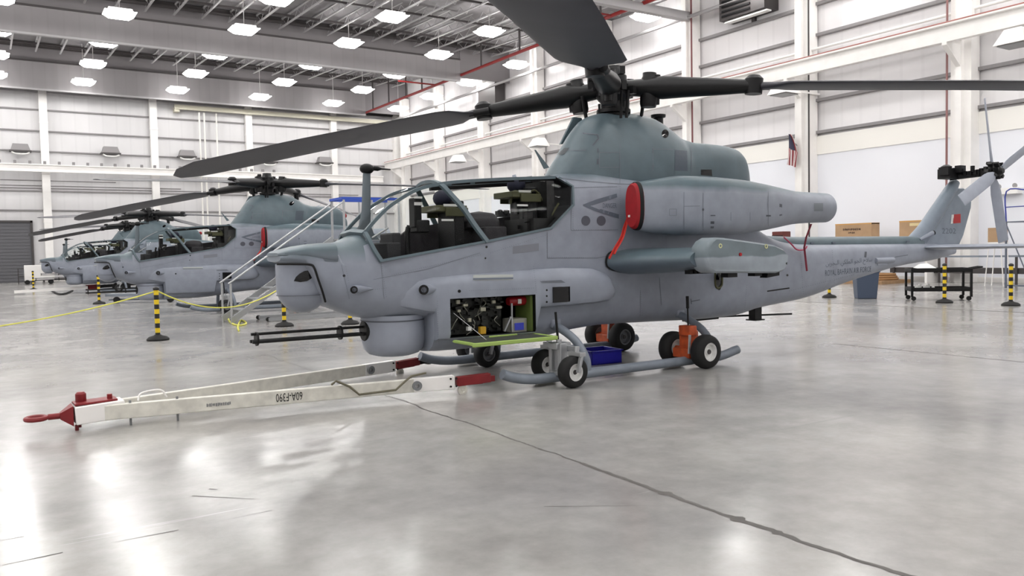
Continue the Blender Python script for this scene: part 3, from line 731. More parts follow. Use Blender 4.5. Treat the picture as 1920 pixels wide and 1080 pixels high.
# --- stub wings with tip launch rails
def wing(s_):
    b = MB(); secs = []
    for y, x0, x1, zt, zm in ((.45, -.70, .75, .20, 1.49), (.6, -.66, .80, .20, 1.49), (1.1, -.50, .92, .185, 1.50), (1.75, -.24, 1.05, .16, 1.52)):
        sec = []
        for a in [2*PI*i/28 for i in range(28)]:
            u = (1-math.cos(a))/2
            th = zt*(2.1*math.sqrt(max(u, 0))*(1-u)**.8+.06*u) if True else 0
            sec.append(V((x0+(x1-x0)*u, s_*y, zm+(th if a < PI else -th)*(1 if a > 0 else 1))))
        secs.append(sec)
    b.loft(secs); o = b.build('stub_wing', M_wing, heli, smooth=60)
    b = MB(); path = []
    for i in range(15):
        a = PI*.5*i/14*1.9
    b.tube(spline([(-.50, s_*.60, 1.66), (-.62, s_*.585, 1.60), (-.665, s_*.59, 1.50), (-.60, s_*.585, 1.40), (-.3, s_*.60, 1.335), (.1, s_*.61, 1.33)]), .012, 8); b.build('root_seal', M_black, o)
    b = MB(); secs = []
    def outline(d, y):
        pts = [(-.12+d, 1.43+d), (-.06+d, 1.37+d), (.03, 1.335+d), (1.22, 1.295+d), (1.36, 1.32+d), (1.45-d, 1.39+d), (1.47-d, 1.53), (1.38-d, 1.62-d), (1.18, 1.68-d), (.6, 1.745-d), (.2, 1.785-d), (.05, 1.79-d), (-.06+d, 1.745-d), (-.13+d, 1.67-d), (-.16+d, 1.53)]
        return [V((x, s_*y, z)) for x, z in pts]
    b.loft([outline(.05, 1.64), outline(0, 1.68), outline(0, 1.90), outline(.025, 1.94)]); o2 = b.build('wing_tip_pylon', M_tip, heli, smooth=50)
    b = MB()
    for x0, x1 in ((.34, .52), (.86, 1.0)): b.bbox(x0, x1, s_*1.74, s_*1.86, 1.265, 1.32)
    b.prism([(1.10, s_*1.74, 1.235), (1.36, s_*1.74, 1.26), (1.36, s_*1.74, 1.345), (1.12, s_*1.74, 1.29)], (0, s_*.12, 0)); b.build('ejector_rack', M_black, o2)
    b = MB()
    for px, py in ((1351, 461), (1437, 462)):
        c = L_y(px, py, 1.945); b.lathe([(.018, 0), (.03, 0), (.03, .008), (.018, .008)], (c.x, s_*1.938, c.z), (0, s_, 0), 14, closed=True)
    b.build('latch_ring', mat('pale_yellow_ring', (200, 200, 150), .5), o2)
    c = L_y(1388, 477, 1.945); MB().lathe([(.022, 0), (.022, .02), (0, .02)], (c.x, s_*1.938, c.z), (0, s_, 0), 12).build('safety_pin', M_red, o2)
    b = MB(); b.bbox(-.02, .35, s_*1.50, s_*1.60, 1.355, 1.40)
    for i in range(6): b.box((-.06+i*.075, s_*1.55, 1.345), (.045, .1, .05))
    b.build('weapon_pylon', M_black, o)
    return o, o2
wL, tL = wing(-1); wR, tR = wing(1)
PARTS_FOR_DECALS += [tL]
# oval grab loop hanging below the tip pylon
b = MB(); c = L_y(1347, 524, .58); b.tube(spline([(c.x-.07, c.y, c.z+.18), (c.x-.07, c.y, c.z-.06), (c.x-.02, c.y, c.z-.13), (c.x+.05, c.y, c.z-.11), (c.x+.08, c.y, c.z-.05), (c.x+.08, c.y, c.z+.18)]), .016, 10); b.build('step_loop', M_olive, heli)
# --- tail: shaft cover, fin, stabiliser, rotor
b = MB(); secs = [superell(x, w, 1.62, zt, 1.65, 3, 3, 24) for x, w, zt in ((2.3, .18, 2.15), (2.8, .19, 1.92), (3.3, .19, 1.84), (4, .18, 1.815), (6, .165, 1.81), (7.4, .15, 1.805), (7.9, .12, 1.80))]
b.loft(secs); shaft = b.build('drive_shaft_cover', M_boomc, heli)
b = MB()
for x_ in (3.6, 4.3, 4.9, 7.2): b.box((x_, -.185, 1.70), (.09, .02, .03))
b.build('cover_latch', M_markdark, shaft)
def slab(poly, t0, t1):
    pass
b = MB(); fin_poly = [(7.62, 1.60), (7.85, 1.78), (8.95, 2.78), (9.45, 2.80), (9.60, 2.70), (9.735, 2.52), (9.72, 2.40), (9.42, 1.80), (9.21, 1.55), (9.0, 1.45)]
n_ = len(fin_poly); cx = sum(p[0] for p in fin_poly)/n_; cz = sum(p[1] for p in fin_poly)/n_
mid = [V((x, -.055, z)) for x, z in fin_poly]; b.loft([[V((cx+(x-cx)*.97, -.07, cz+(z-cz)*.97)) for x, z in fin_poly], [V((x, -.03, z)) for x, z in fin_poly], [V((x, .03, z)) for x, z in fin_poly], [V((cx+(x-cx)*.97, .07, cz+(z-cz)*.97)) for x, z in fin_poly]])
fin = b.build('tail_fin', M_tail, heli)
PARTS_FOR_DECALS.append(fin)
b = MB(); secs = []
for a, (x, z, rx, ry) in enumerate(((7.58, 1.70, .30, .12), (7.95, 1.95, .27, .125), (8.5, 2.43, .23, .125), (8.95, 2.84, .18, .12), (9.08, 2.97, .13, .10))):
    d1 = V((-.72, 0, .69)); q = V((x+.12, 0, z-.06))
    secs.append([q+d1*(rx*math.cos(t_))*.72+V((0, ry*math.sin(t_), 0)) for t_ in [2*PI*i/20 for i in range(20)]])
b.loft(secs); fc_ = b.build('fin_shaft_cover', M_tail, heli, smooth=60)
PARTS_FOR_DECALS.append(fc_)
b = MB(); b.prism([(8.50, -.135, 1.55), (8.44, -.135, 1.6), (8.50, -.135, 1.66), (8.0, -.3, 1.6)], (0, .02, 0)) if False else None
b = MB(); c = V((7.98, -.13, 1.80)); b.tube([c+V((-.25, .02, -.07)), c+V((.12, -.03, .06))], [.03, .05], 10); b.build('position_light', M_fus, heli)
b = MB(); c = V((8.11, -.165, 1.86)); b.tube([c+V((-.01, .0, -.0)), c+V((.02, -.012, .008))], .045, 10); b.build('light_lens', M_black, heli)
for s_ in (-1, 1):
    b = MB(); secs = []
    for y, x0, x1, t_ in ((.15, 7.72, 8.75, .055), (1.0, 7.80, 8.72, .05), (1.95, 7.9, 8.68, .035)):
        secs.append([V((x0+(x1-x0)*(1-math.cos(a))/2, s_*y, 1.575+t_*math.sin(a))) for a in [2*PI*i/20 for i in range(20)]])
    b.loft(secs); b.build('stabiliser', M_fus, heli, smooth=60)
b = MB(); c = V((8.9, -.02, 3.0)); b.box(c+V((0, -.02, .07)), (.38, .26, .2)); b.lathe([(0, .14), (.09, .14), (.11, .22), (.05, .26), (0, .26)], c+V((-.06, 0, 0)), n=12); b.box(c+V((-.2, -.05, .12)), (.12, .2, .16)); b.box(c+V((.1, -.2, .16)), (.2, .12, .14)); b.tube([(9.0, 0, 3.02), (9.38, -.62, 3.08)], .075, 12)
for i in range(16): b.box((8.85+i*.03+random.uniform(-.02, .02), -.05-i*.035, 3.10+random.uniform(-.05, .07)), (.06, .06, random.uniform(.06, .16)))
b.build('tail_gearbox', M_rotor, heli)
hubc = V((9.42, -.70, 3.08))
b = MB(); b.lathe([(0, -.14), (.07, -.14), (.09, -.05), (.09, .1), (.05, .16), (0, .16)], hubc, (0, -1, 0), 16)
for i in range(18): b.box(hubc+V((random.uniform(-.17, .17), random.uniform(-.12, .1), random.uniform(-.17, .17))), (.05, .09, .07), Matrix.Rotation(random.uniform(0, 3), 3, 'Y'))
trot = b.build('tail_rotor_hub', M_rotor, heli)
for dx, dz, yy in ((-.33, 1.46, .05), (.45, -1.43, .05), (-1.33, -.60, -.05), (1.33, .60, -.05)):
    d1 = V((dx, 0, dz)).normalized(); cdir = V((d1.z, 0, -d1.x)); tw = .38
    cd = (cdir*math.cos(tw)+V((0, 1, 0))*math.sin(tw)); nn = d1.cross(cd)
    b = MB(); secs = []
    for rr, ch, th in ((.16, .12, .03), (.3, .22, .025), (.45, .255, .02), (1.35, .255, .014), (1.475, .252, .012), (1.49, .235, .008)):
        p = hubc+V((0, yy, 0))+d1*rr
        secs.append([p+cd*(ch*(math.cos(a)*.5-.0))+nn*(th*math.sin(a)) for a in [2*PI*i/16 for i in range(16)]])
    b.loft(secs); b.build('tail_rotor_blade', M_light, trot, smooth=60)
# --- main rotor
HUB = V((0, 0, 3.97))
b = MB(); b.lathe([(.19, -.36), (.19, -.16), (.26, -.08), (.26, .08), (.2, .12), (.2, .22), (.15, .27), (.13, .36), (0, .38)], HUB, n=24)
b.lathe([(.19, -.33), (.25, -.32), (.25, -.27), (.19, -.25)], HUB, n=24, closed=True)
for i in range(40):
    a = random.uniform(0, 2*PI); q = random.uniform(.16, .34); b.box(HUB+V((q*math.cos(a), q*math.sin(a), random.uniform(-.06, .26))), (.1, .08, random.uniform(.08, .18)), Matrix.Rotation(a, 3, 'Z'))
rotor = b.build('main_rotor_hub', M_rotor, heli)
def local_frame(az, slope):
    d = V((math.cos(az), math.sin(az), slope)).normalized(); tv = V((-math.sin(az), math.cos(az), 0)); return d, tv, d.cross(tv)
# azimuth, flap slope, pitch of the parked blade
BL = ((math.radians(134), -.118, math.radians(5), 4.02), (math.radians(44), -.10, math.radians(24), 4.0), (math.radians(-46), -.050, math.radians(3), 4.02), (math.radians(-136.5), -.050, math.radians(-6), 4.0))
for az, sl, pit, zz in BL:
    d, tv, up = local_frame(az, sl); O_ = V((0, 0, zz))
    def P3(r_, c, h): return O_+d*r_+tv*c+up*h
    b = MB()
    # elastomeric bearing block, arm and cuff
    b.lathe([(0, -.25), (.11, -.25), (.125, -.2), (.125, .14), (.10, .19), (.10, .24), (0, .24)], P3(.52, 0, -.03), up, 18)
    b.lathe([(0, -.22), (.06, -.22), (.06, .20), (0, .20)], P3(.62, .0, -.02), up, 12)
    secs = []
    for r_, w, h in ((.14, .13, .11), (.45, .15, .13), (.56, .18, .155), (.72, .18, .165), (1.0, .15, .145), (1.5, .125, .12), (1.9, .10, .095), (1.98, .09, .08)):
        secs.append([P3(r_, w*math.cos(a), h*math.sin(a)) for a in [2*PI*i/18 for i in range(18)]])
    b.loft(secs)
    b.lathe([(0, -.11), (.12, -.11), (.13, .1), (.08, .15), (0, .15)], P3(1.98, 0, 0), up, 14); b.lathe([(0, -.12), (.06, -.12), (.06, .12), (0, .12)], P3(1.98, .12, -.02), d, 10)
    b.box(P3(2.10, 0, 0), (.2, .13, .09), Matrix((d, tv, up)).transposed())
    b.build('blade_cuff', M_rotor, rotor, smooth=45)
    b = MB()
    for dc in (.17, .26): q = P3(.44, dc, -.08); b.tube([q, V((q.x*.86, q.y*.86, 3.52))], .022, 8)
    b.build('pitch_link', M_black, rotor)
    b = MB(); secs = []
    for r_, c0, c1, th in ((2.05, -.08, .08, .05), (2.25, -.16, .18, .045), (2.42, -.36, .40, .035), (2.6, -.40, .46, .032), (4.8, -.40, .48, .028), (6.7, -.40, .48, .024), (7.15, -.36, .30, .018), (7.42, -.22, .02, .010)):
        sec = []; pp = pit
        for i in range(20):
            a = 2*PI*i/20; u = (1-math.cos(a))/2
            c = c0+(c1-c0)*u; h = th*math.sin(a)*(1.35-.7*u)
            sec.append(O_+d*r_+tv*(c*math.cos(pp)-h*math.sin(pp))+up*(c*math.sin(pp)+h*math.cos(pp))-V((0, 0, .0035*max(0, r_-2)**2)))
        secs.append(sec)
    b.loft(secs); b.build('rotor_blade', M_blade, rotor, smooth=60)
# --- skids
for s_ in (-1, 1):
    b = MB(); b.tube(spline([(-2.70, s_*1.1, .205), (-2.53, s_*1.1, .145), (-2.25, s_*1.1, .10), (-1.8, s_*1.1, .092), (-.5, s_*1.1, .092), (.75, s_*1.1, .092), (1.05, s_*1.1, .105), (1.36, s_*1.1, .165)], 6), .063, 14)
    sk = b.build('landing_skid', M_skid, heli)
for x_, z_ in ((-1.42, .66), (.86, .68)):
    b = MB(); pts = [(x_, -1.1, .10), (x_-.0, -1.07, .28), (x_-.02, -.92, .47), (x_-.05, -.70, .60), (x_-.06, -.45, z_), (x_-.06, 0, z_+.02)]
    pts = pts + [(p[0], -p[1], p[2]) for p in reversed(pts[:-1])]
    b.tube(spline(pts, 6), .055, 12, flat=1.0); b.build('cross_tube', M_skid, heli)
    for s_ in (-1, 1): MB().box((x_-.06, s_*.46, z_+.04), (.16, .14, .12)).build('tube_fairing', M_fus, heli, bevel=.02)
# --- belly fittings
b = MB(); c = L_y(1416, 590, 0); b.bbox(c.x-.08, c.x+.08, -.07, .07, .43, .68); b.box((c.x, 0, .43), (.24, .2, .02)); b.build('belly_beacon', M_black, heli)
b = MB(); b.bar((1.4, 0, .515), (2.1, 0, .52), .12, .03); b.bar((2.1, .1, .53), (4.1, .1, .46), .03, .03); b.build('belly_antenna', M_black, heli)
b = MB(); q = L_y(1658, 488, .31); b.tube([q+V((-.28, 0, 0)), q+V((.28, 0, .0))], .05, 12); b.box(q+V((-.05, .05, -.06)), (.3, .1, .06)); b.build('counter_pod', M_light, heli)
# ------------------------------------------------------------------ paint marks, text, panel gaps: thin skins lying on the surfaces
bpy.context.view_layer.update()
def tree_of(objs):
    vs, fs = [], []
    for o in objs:
        k = len(vs); vs += [v.co.copy() for v in o.data.vertices]; fs += [tuple(i+k for i in p.vertices) for p in o.data.polygons]
    return BVHTree.FromPolygons(vs, fs)
TREE = tree_of(PARTS_FOR_DECALS)
E0 = EYE-ORG
def touch(px, py, tree=None):
    d = sight(px, py).normalized(); h, nrm, i, dist = (tree or TREE).ray_cast(E0, d)
    if h is None: return None
    if nrm.dot(d) > 0: nrm = -nrm
    return h+nrm*.004
def skin(name, quads, m, parent, tree=None, k=4, off=0.0):
    """quads: four-corner patches in photograph pixels, each cut k x k and laid on the surface"""
    b = MB()
    for q in quads:
        g = {}
        for i in range(k+1):
            for j in range(k+1):
                u, v_ = i/k, j/k
                x = (q[0][0]*(1-u)+q[1][0]*u)*(1-v_)+(q[3][0]*(1-u)+q[2][0]*u)*v_
                y = (q[0][1]*(1-u)+q[1][1]*u)*(1-v_)+(q[3][1]*(1-u)+q[2][1]*u)*v_
                g[i, j] = touch(x, y, tree)
                if off and g[i, j] is not None: g[i, j] = g[i, j]+(E0-g[i, j]).normalized()*off
        for i in range(k):
            for j in range(k):
                c = [g[i, j], g[i+1, j], g[i+1, j+1], g[i, j+1]]
                if None in c: continue
                if max((c[0]-p).length for p in c) > 2: continue
                b.add(c, [(0, 1, 2, 3)])
    if b.v: return b.build(name, m, parent, smooth=0)
def seam(name, path, w, m, parent, tree=None):
    quads = []
    for (x0, y0), (x1, y1) in zip(path[:-1], path[1:]):
        L = math.hypot(x1-x0, y1-y0); nx, ny = -(y1-y0)/L*w/2, (x1-x0)/L*w/2; k = max(1, int(L/8))
        for i in range(k):
            a, c = i/k, (i+1)/k
            xa, ya, xb, yb = x0+(x1-x0)*a, y0+(y1-y0)*a, x0+(x1-x0)*c, y0+(y1-y0)*c
            quads.append(((xa-nx, ya-ny), (xb-nx, yb-ny), (xb+nx, yb+ny), (xa+nx, ya+ny)))
    return skin(name, quads, m, parent, tree, 1)
def letters(txt):
    cu = bpy.data.curves.new('lettering', 'FONT'); cu.body = txt; cu.resolution_u = 2
    o = bpy.data.objects.new('lettering', cu); COL.objects.link(o); dg = bpy.context.evaluated_depsgraph_get(); dg.update()
    me = bpy.data.meshes.new_from_object(o.evaluated_get(dg)); bpy.data.objects.remove(o)
    bm = bmesh.new(); bm.from_mesh(me); bmesh.ops.triangulate(bm, faces=bm.faces)
    vs = [v.co.copy() for v in bm.verts]; fs = [tuple(v.index for v in f.verts) for f in bm.faces]; bm.free()
    if not vs: return [], []
    x0, x1 = min(v.x for v in vs), max(v.x for v in vs); y0, y1 = min(v.y for v in vs), max(v.y for v in vs)
    return [((v.x-x0)/max(1e-6, x1-x0), (v.y-y0)/max(1e-6, y1-y0)) for v in vs], fs
def smudged(rows, seed):
    """worn lettering that can no longer be read: rows of small uneven blocks"""
    rnd = random.Random(seed); vs, fs = [], []
    for (x0, x1, y0, y1) in rows:
        x = x0
        while x < x1-.02:
            w_ = rnd.uniform(.03, .06); a, c = y0+rnd.uniform(0, .25)*(y1-y0), y1-rnd.uniform(0, .25)*(y1-y0); k = len(vs)
            vs += [(x, a), (x+w_, a), (x+w_, c), (x, c)]; fs.append((k, k+1, k+2, k+3)); x += w_+rnd.uniform(.01, .03)
    return vs, fs
def write_px(name, txt, bl, br, tr, tl, m, parent, tree=None):
    uv, fs = letters(txt); pts = []
    for u, v_ in uv:
        x = (bl[0]*(1-u)+br[0]*u)*(1-v_)+(tl[0]*(1-u)+tr[0]*u)*v_; y = (bl[1]*(1-u)+br[1]*u)*(1-v_)+(tl[1]*(1-u)+tr[1]*u)*v_
        pts.append(touch(x, y, tree))
    fs = [f for f in fs if None not in [pts[i] for i in f]]
    b = MB(); b.v = [tuple(p) if p is not None else (0, 0, 0) for p in pts]; b.f = fs; b.mi = [0]*len(fs)
    return b.build(name, m, parent, smooth=0)
def disc_px(name, cx, cy, rx, ry, m, parent, tree=None):
    b = MB(); c = touch(cx, cy, tree); ring = [touch(cx+rx*math.cos(a), cy+ry*math.sin(a), tree) for a in [2*PI*i/18 for i in range(18)]]
    if c is None or None in ring: return
    b.add([c]+ring, [(0, 1+i, 1+(i+1) % 18) for i in range(18)]); return b.build(name, m, parent, smooth=0)
GAP = M_lines
M_soft = mat('soft_panel_line', (106, 111, 120), 0.6)
skin('danger_chevron', [((1092, 384), (1118, 374), (1126, 380), (1104, 387)), ((1118, 374), (1156, 363), (1157, 370), (1126, 380)), ((1092, 385), (1106, 386), (1126, 394), (1116, 396)), ((1126, 392), (1160, 402), (1160, 410), (1116, 396))], M_markdark, fus)
write_px('danger_text', 'DANGER', (1130, 390), (1156, 390), (1156, 381), (1130, 381), M_markdark, fus)
write_px('jet_intake_text', 'INTAKE', (1130, 399), (1156, 407), (1157, 402), (1131, 394), M_light, fus)
write_px('jet_intake_text', 'JET', (1138, 376), (1152, 371), (1152, 365), (1138, 370), M_light, fus)
for x in (1098, 1127): disc_px('dark_disc', x, 414, 8.5, 9.5, mat('dark_disc_grey', (78, 80, 90), .5), fus)
# English and Arabic service title on the boom
write_px('service_title', 'ROYAL BAHRAIN AIR FORCE', (1547, 518), (1633, 509), (1633, 499), (1547, 506.5), M_markdark, fus)
AR = '\uFEA6' if False else ''.join(reversed('\u0633\u0644\u0627\u062d \u0627\u0644\u062c\u0648 \u0627\u0644\u0645\u0644\u0643\u064a \u0627\u0644\u0628\u062d\u0631\u064a\u0646'))
# joined letter shapes, in visual order from left to right
AR = ('\uFEE6\uFEF3\uFEAE\uFEA4\uFE92\uFEDF\u0627 \uFEF2\uFEDC\uFEE0\uFEE4\uFEDF\u0627 \uFEEE\uFEA0\uFEDF\u0627 \u062D\uFEFC\uFEB3')
write_px('arabic_title', AR, (1548, 503.5), (1635, 495), (1635, 482), (1548, 489.5), M_markdark, fus)
# tail number and flag on the fin
write_px('tail_number', '2202', (1766, 438), (1792, 438), (1792, 428), (1766, 428), M_markdark, fin)
fl = skin('fin_flag', [((1788, 402), (1801, 401), (1801, 418), (1786, 419))], mat('flag_red', (176, 30, 32), .5), fin)
skin('flag_white_band', [((1784, 402.5), (1788.6, 402), (1787, 419), (1782.5, 419.5))], M_strip, fin)
# fuselage panel gaps and small fittings
for path in ([(1075, 352), (1156, 350)], [(1072, 352), (1070, 430), (1072, 432)], [(1070, 432), (1158, 431)], [(714, 492), (720, 560)], [(640, 497), (655, 560)], [(1026, 436), (1026, 484), (1118, 484), (1158, 476)], [(700, 524), (800, 505), (900, 474)], [(520, 550), (608, 552)], [(1200, 545), (1200, 592)], [(1236, 520), (1240, 572)]):
    seam('panel_gap', path, 0.7, M_soft, fus)
for path in ([(1064, 282), (1098, 282)], [(1124, 286), (1162, 286), (1162, 314), (1124, 314), (1124, 286)], [(1224, 280), (1262, 280)], [(1046, 334), (1100, 340), (1160, 345), (1200, 346)], [(1162, 270), (1162, 344)], [(1224, 276), (1224, 320)], [(1296, 274), (1296, 328)], [(1092, 250), (1121, 252), (1122, 262), (1112, 272)]):
    seam('panel_gap', path, 1.0, M_soft, pylon)
seam('duct_edge', [(1093, 250), (1120, 253), (1122, 260), (1111, 273)], 2.0, GAP, pylon)
skin('louvre_panel', [((1265, 281), (1288, 283), (1289, 321), (1265, 320))], mat('louvre_grey', (72, 82, 92), .5), pylon)
disc_px('vent_hole', 1247, 251, 6.5, 8, M_glassdark, pylon)
skin('air_inlet', [((1044, 291), (1058, 278), (1068, 277), (1058, 290))], mat('dark_inlet', (60, 66, 70), .5), pylon)
skin('drain_slot', [((1314, 318), (1334, 318), (1335, 330), (1314, 328))], M_glassdark, pylon)
skin('latch_bar', [((1120, 278), (1122, 278), (1122, 286), (1120, 286)), ((1119, 298), (1122, 298), (1122, 308), (1119, 308)), ((1223, 279), (1225, 279), (1225, 318), (1223, 318))], GAP, pylon, k=1)
for path in ([(1282, 360), (1282, 436)], [(1255, 392), (1268, 392), (1268, 404), (1255, 404), (1255, 392)], [(1282, 387), (1312, 386)], [(1318, 362), (1318, 440)], [(1370, 398), (1370, 414)], [(1406, 398), (1406, 414)], [(1440, 352), (1440, 424)], [(1202, 347), (1202, 428)]):
    seam('panel_gap', path, 0.8, M_soft, nacL)
for q_ in (((1461, 382), (1466, 383), (1466, 404), (1461, 405)), ((1332, 415), (1339, 415), (1338, 428), (1332, 428)), ((1332, 403), (1341, 403), (1341, 405), (1332, 405)), ((1436, 403), (1445, 403), (1445, 406), (1436, 406))): skin('cooling_slot', [q_], GAP, nacL, k=1)
skin('notice_plate', [((1526, 381), (1543, 381), (1543, 396), (1526, 396))], mat('plate_grey', (112, 118, 124), .5), nacL)
disc_px('latch_dot', 1318, 393, 2, 2.5, GAP, nacL)
M_dot = M_glassdark
for x, y, q in ((861, 546, 3), (912, 463, 2.2), (1339, 537, 0), (910, 484, 1.6), (1025, 544, 1.8), (1025, 555, 1.8), (1025, 566, 1.8), (645, 517, 2.5), (1475, 494, 2), (1476, 516, 2)):
    if q: disc_px('fastener', x, y, q, q, M_dot, fus)
skin('formation_light', [((887, 516), (962, 515), (962, 525), (887, 526))], mat('formation_strip', (160, 164, 160), .5), fus)
skin('formation_light_edge', [((887, 521.5), (962, 520), (962, 523.5), (887, 525))], M_markdark, fus, off=.004)
skin('notice_plate', [((1012, 527), (1052, 525), (1060, 530), (1016, 531))], M_soft, fus)
skin('data_plate', [((961, 462), (1010, 456), (1010, 470), (961, 476))], mat('faint_plate', (122, 125, 134), .5), fus)
seam('strake_edge', [(1438, 546), (1480, 540)], 2.5, M_black, fus)
skin('drain_cap', [((1621, 472), (1625, 472), (1624, 483), (1620, 482))], GAP, fus, k=1)
seam('stencil_line', [(1678, 482), (1702, 478)], 2.0, M_soft, fus)
skin('visor_side_panel', [((602, 481), (634, 480), (634, 491), (609, 490))], mat('dark_nose_panel', (96, 104, 112), .5), fus)
seam('nose_seam', [(634, 478), (640, 492), (645, 497)], 2.5, M_light, fus)
seam('seal_line', [(1296, 430), (1296, 452)], .1, M_soft, nacL) if False else None
for px, py in ((1299, 566), (1302, 563)): seam('tie_down_mark', [(1295, 560), (1296, 570)], 1.5, GAP, fus); seam('tie_down_mark', [(1296, 565), (1312, 562)], 1.5, GAP, fus); break

disc_px('step_recess', 1348, 525, 6, 19, M_glassdark, fus)
# rows of rivets along the skin joints: one fine pattern
b = MB()
for path in ([(1076, 352), (1156, 350)], [(1074, 356), (1074, 428)], [(1076, 431), (1158, 431)], [(1026, 440), (1026, 482)], [(1030, 482), (1118, 484)], [(716, 500), (724, 556)], [(724, 540), (650, 548)], [(648, 500), (654, 530)], [(1162, 350), (1166, 470)], [(1000, 500), (1006, 548)], [(880, 545), (1000, 540)], [(1200, 540), (1204, 590)], [(1236, 525), (1240, 570)], [(1500, 470), (1506, 550)], [(1560, 470), (1564, 530)], [(1480, 545), (1600, 515)], [(1400, 535), (1396, 580)], [(735, 515), (900, 478)], [(920, 474), (1026, 440)], [(820, 565), (822, 640)], [(525, 500), (525, 560)]):
    (x0, y0), (x1, y1) = path; k = int(math.hypot(x1-x0, y1-y0)/4.0)
    for i in range(k+1):
        x, y = x0+(x1-x0)*i/k, y0+(y1-y0)*i/k; q = [touch(x+a, y+c) for a, c in ((-.5, -.5), (.5, -.5), (.5, .5), (-.5, .5))]
        if None not in q and (q[0]-q[2]).length < .1: b.add(q, [(0, 1, 2, 3)])
rv = b.build('rivet_rows', M_soft, fus, smooth=0); rv['kind'] = 'stuff'

# ------------------------------------------------------------------ other three helicopters: copies with the hatch shut
BAY = ('avionics_equipment', 'wiring', 'connector', 'bay_strut', 'junction_box', 'fire_bottle', 'yellow_placard', 'white_fitting', 'bay_end_wall', 'bay_hatch', 'belly_antenna')
SPOTS = [((7.66, 26.36), 'second grey attack helicopter, behind the nearest one and partly hidden by its nose'),
         ((7.2, 46.4), 'third grey attack helicopter, its nose showing left of the second one'),
         ((8.2, 62.3), 'farthest grey attack helicopter, only rotor mast and roof seen over the third one')]
others = []
for (x, y), lab in SPOTS:
    r_ = heli.copy(); COL.objects.link(r_); r_['label'] = lab; r_.location = (x, y, 0); r_.rotation_euler.z = .037 if 40 < y < 50 else 0
    others.append(r_)
    for ch in list(heli.children):
        base = ch.name.split('.')[0]
        if base in BAY: continue
        c = ch.copy(); COL.objects.link(c); c.parent = r_
        if base == 'fuselage': c.data = closed_mesh
        if ch == ckL: c.data = closed_cheek
        for gch in list(ch.children):
            if y > 30 and gch.name.split('.')[0] in ('panel_gap', 'fastener', 'latch_dot', 'rivet_rows', 'danger_text', 'jet_intake_text', 'data_plate', 'latch_bar', 'stencil_line', 'tie_down_mark', 'notice_plate'): continue
            d = gch.copy(); COL.objects.link(d); d.parent = c
# ------------------------------------------------------------------ things around the helicopter
# red intake plugs with their straps
def plug(name, org, label, s_=-1):
    t = thing(name, label, 'intake cover', org, 0, 'red engine intake plugs')
    b = MB(); prof = [(-.47, .90), (-.44, .98), (-.36, 1.0), (-.33, .99)]
    secs = [superell(x, .13*k_, 2.245-.315*k_, 2.245+.315*k_, 2.245, 2.5, 2.5, 32, s_*.90) for x, k_ in prof]
    b.loft(secs); b.build('cover_pad', M_red, t)
    b = MB(); secs = [superell(x, w_, 2.245-h, 2.245+h, 2.245, 2.5, 2.5, 32, s_*.90) for x, w_, h in ((-.42, .128, .314), (-.40, .138, .328), (-.362, .142, .332))]
    b.loft(secs, caps=False); b.build('cover_edge', M_black, t)
    b = MB(); b.box((-.475, s_*.86, 2.11), (.012, .03, .03)); b.build('tag', M_strip, t)
    b = MB(); path = spline([(-.46, s_*.83, 2.12), (-.46, s_*.74, 1.97), (-.49, s_*.71, 1.83), (-.60, s_*.70, 1.68), (-.70, s_*.70, 1.54)], 6)
    path2 = spline([(-.46, s_*.81, 2.06), (-.46, s_*.76, 1.93), (-.50, s_*.74, 1.80), (-.60, s_*.74, 1.67), (-.66, s_*.76, 1.60)], 6)
    for pth in (path, path2):
        b.tube(pth, .020, 6, flat=.3)
    b.build('strap', M_redstrap, t)
    return t
plug('intake_cover', ORG, 'red engine intake plug with hanging strap on the nearest helicopter')
plug('intake_cover', others[0].location, 'red engine intake plug on the second helicopter, seen above the sloping handrails')
# ribbon hanging from the exhaust
t = thing('warning_ribbon', 'thin red streamer tied under the exhaust of the nearest helicopter', 'ribbon', ORG)
b = MB(); a0 = L_y(1521, 420, .78); a1 = L_y(1508, 464, .55); a2 = L_y(1513, 508, .50)
b.tube([a0, (a0+a1)/2+V((0, .03, -.03)), a1, (a1+a2)/2, a2], .018, 6, flat=.3); b.build('streamer', mat('dull_red_ribbon', (128, 40, 58), .7), t)
b = MB(); q = [L_y(x, y, .47) for x, y in ((1470, 445), (1484, 458), (1494, 468), (1508, 468), (1513, 462))]; b.tube(spline(q, 4), .012, 6); b.build('cord', mat('pink_cord', (190, 70, 100), .7), t)

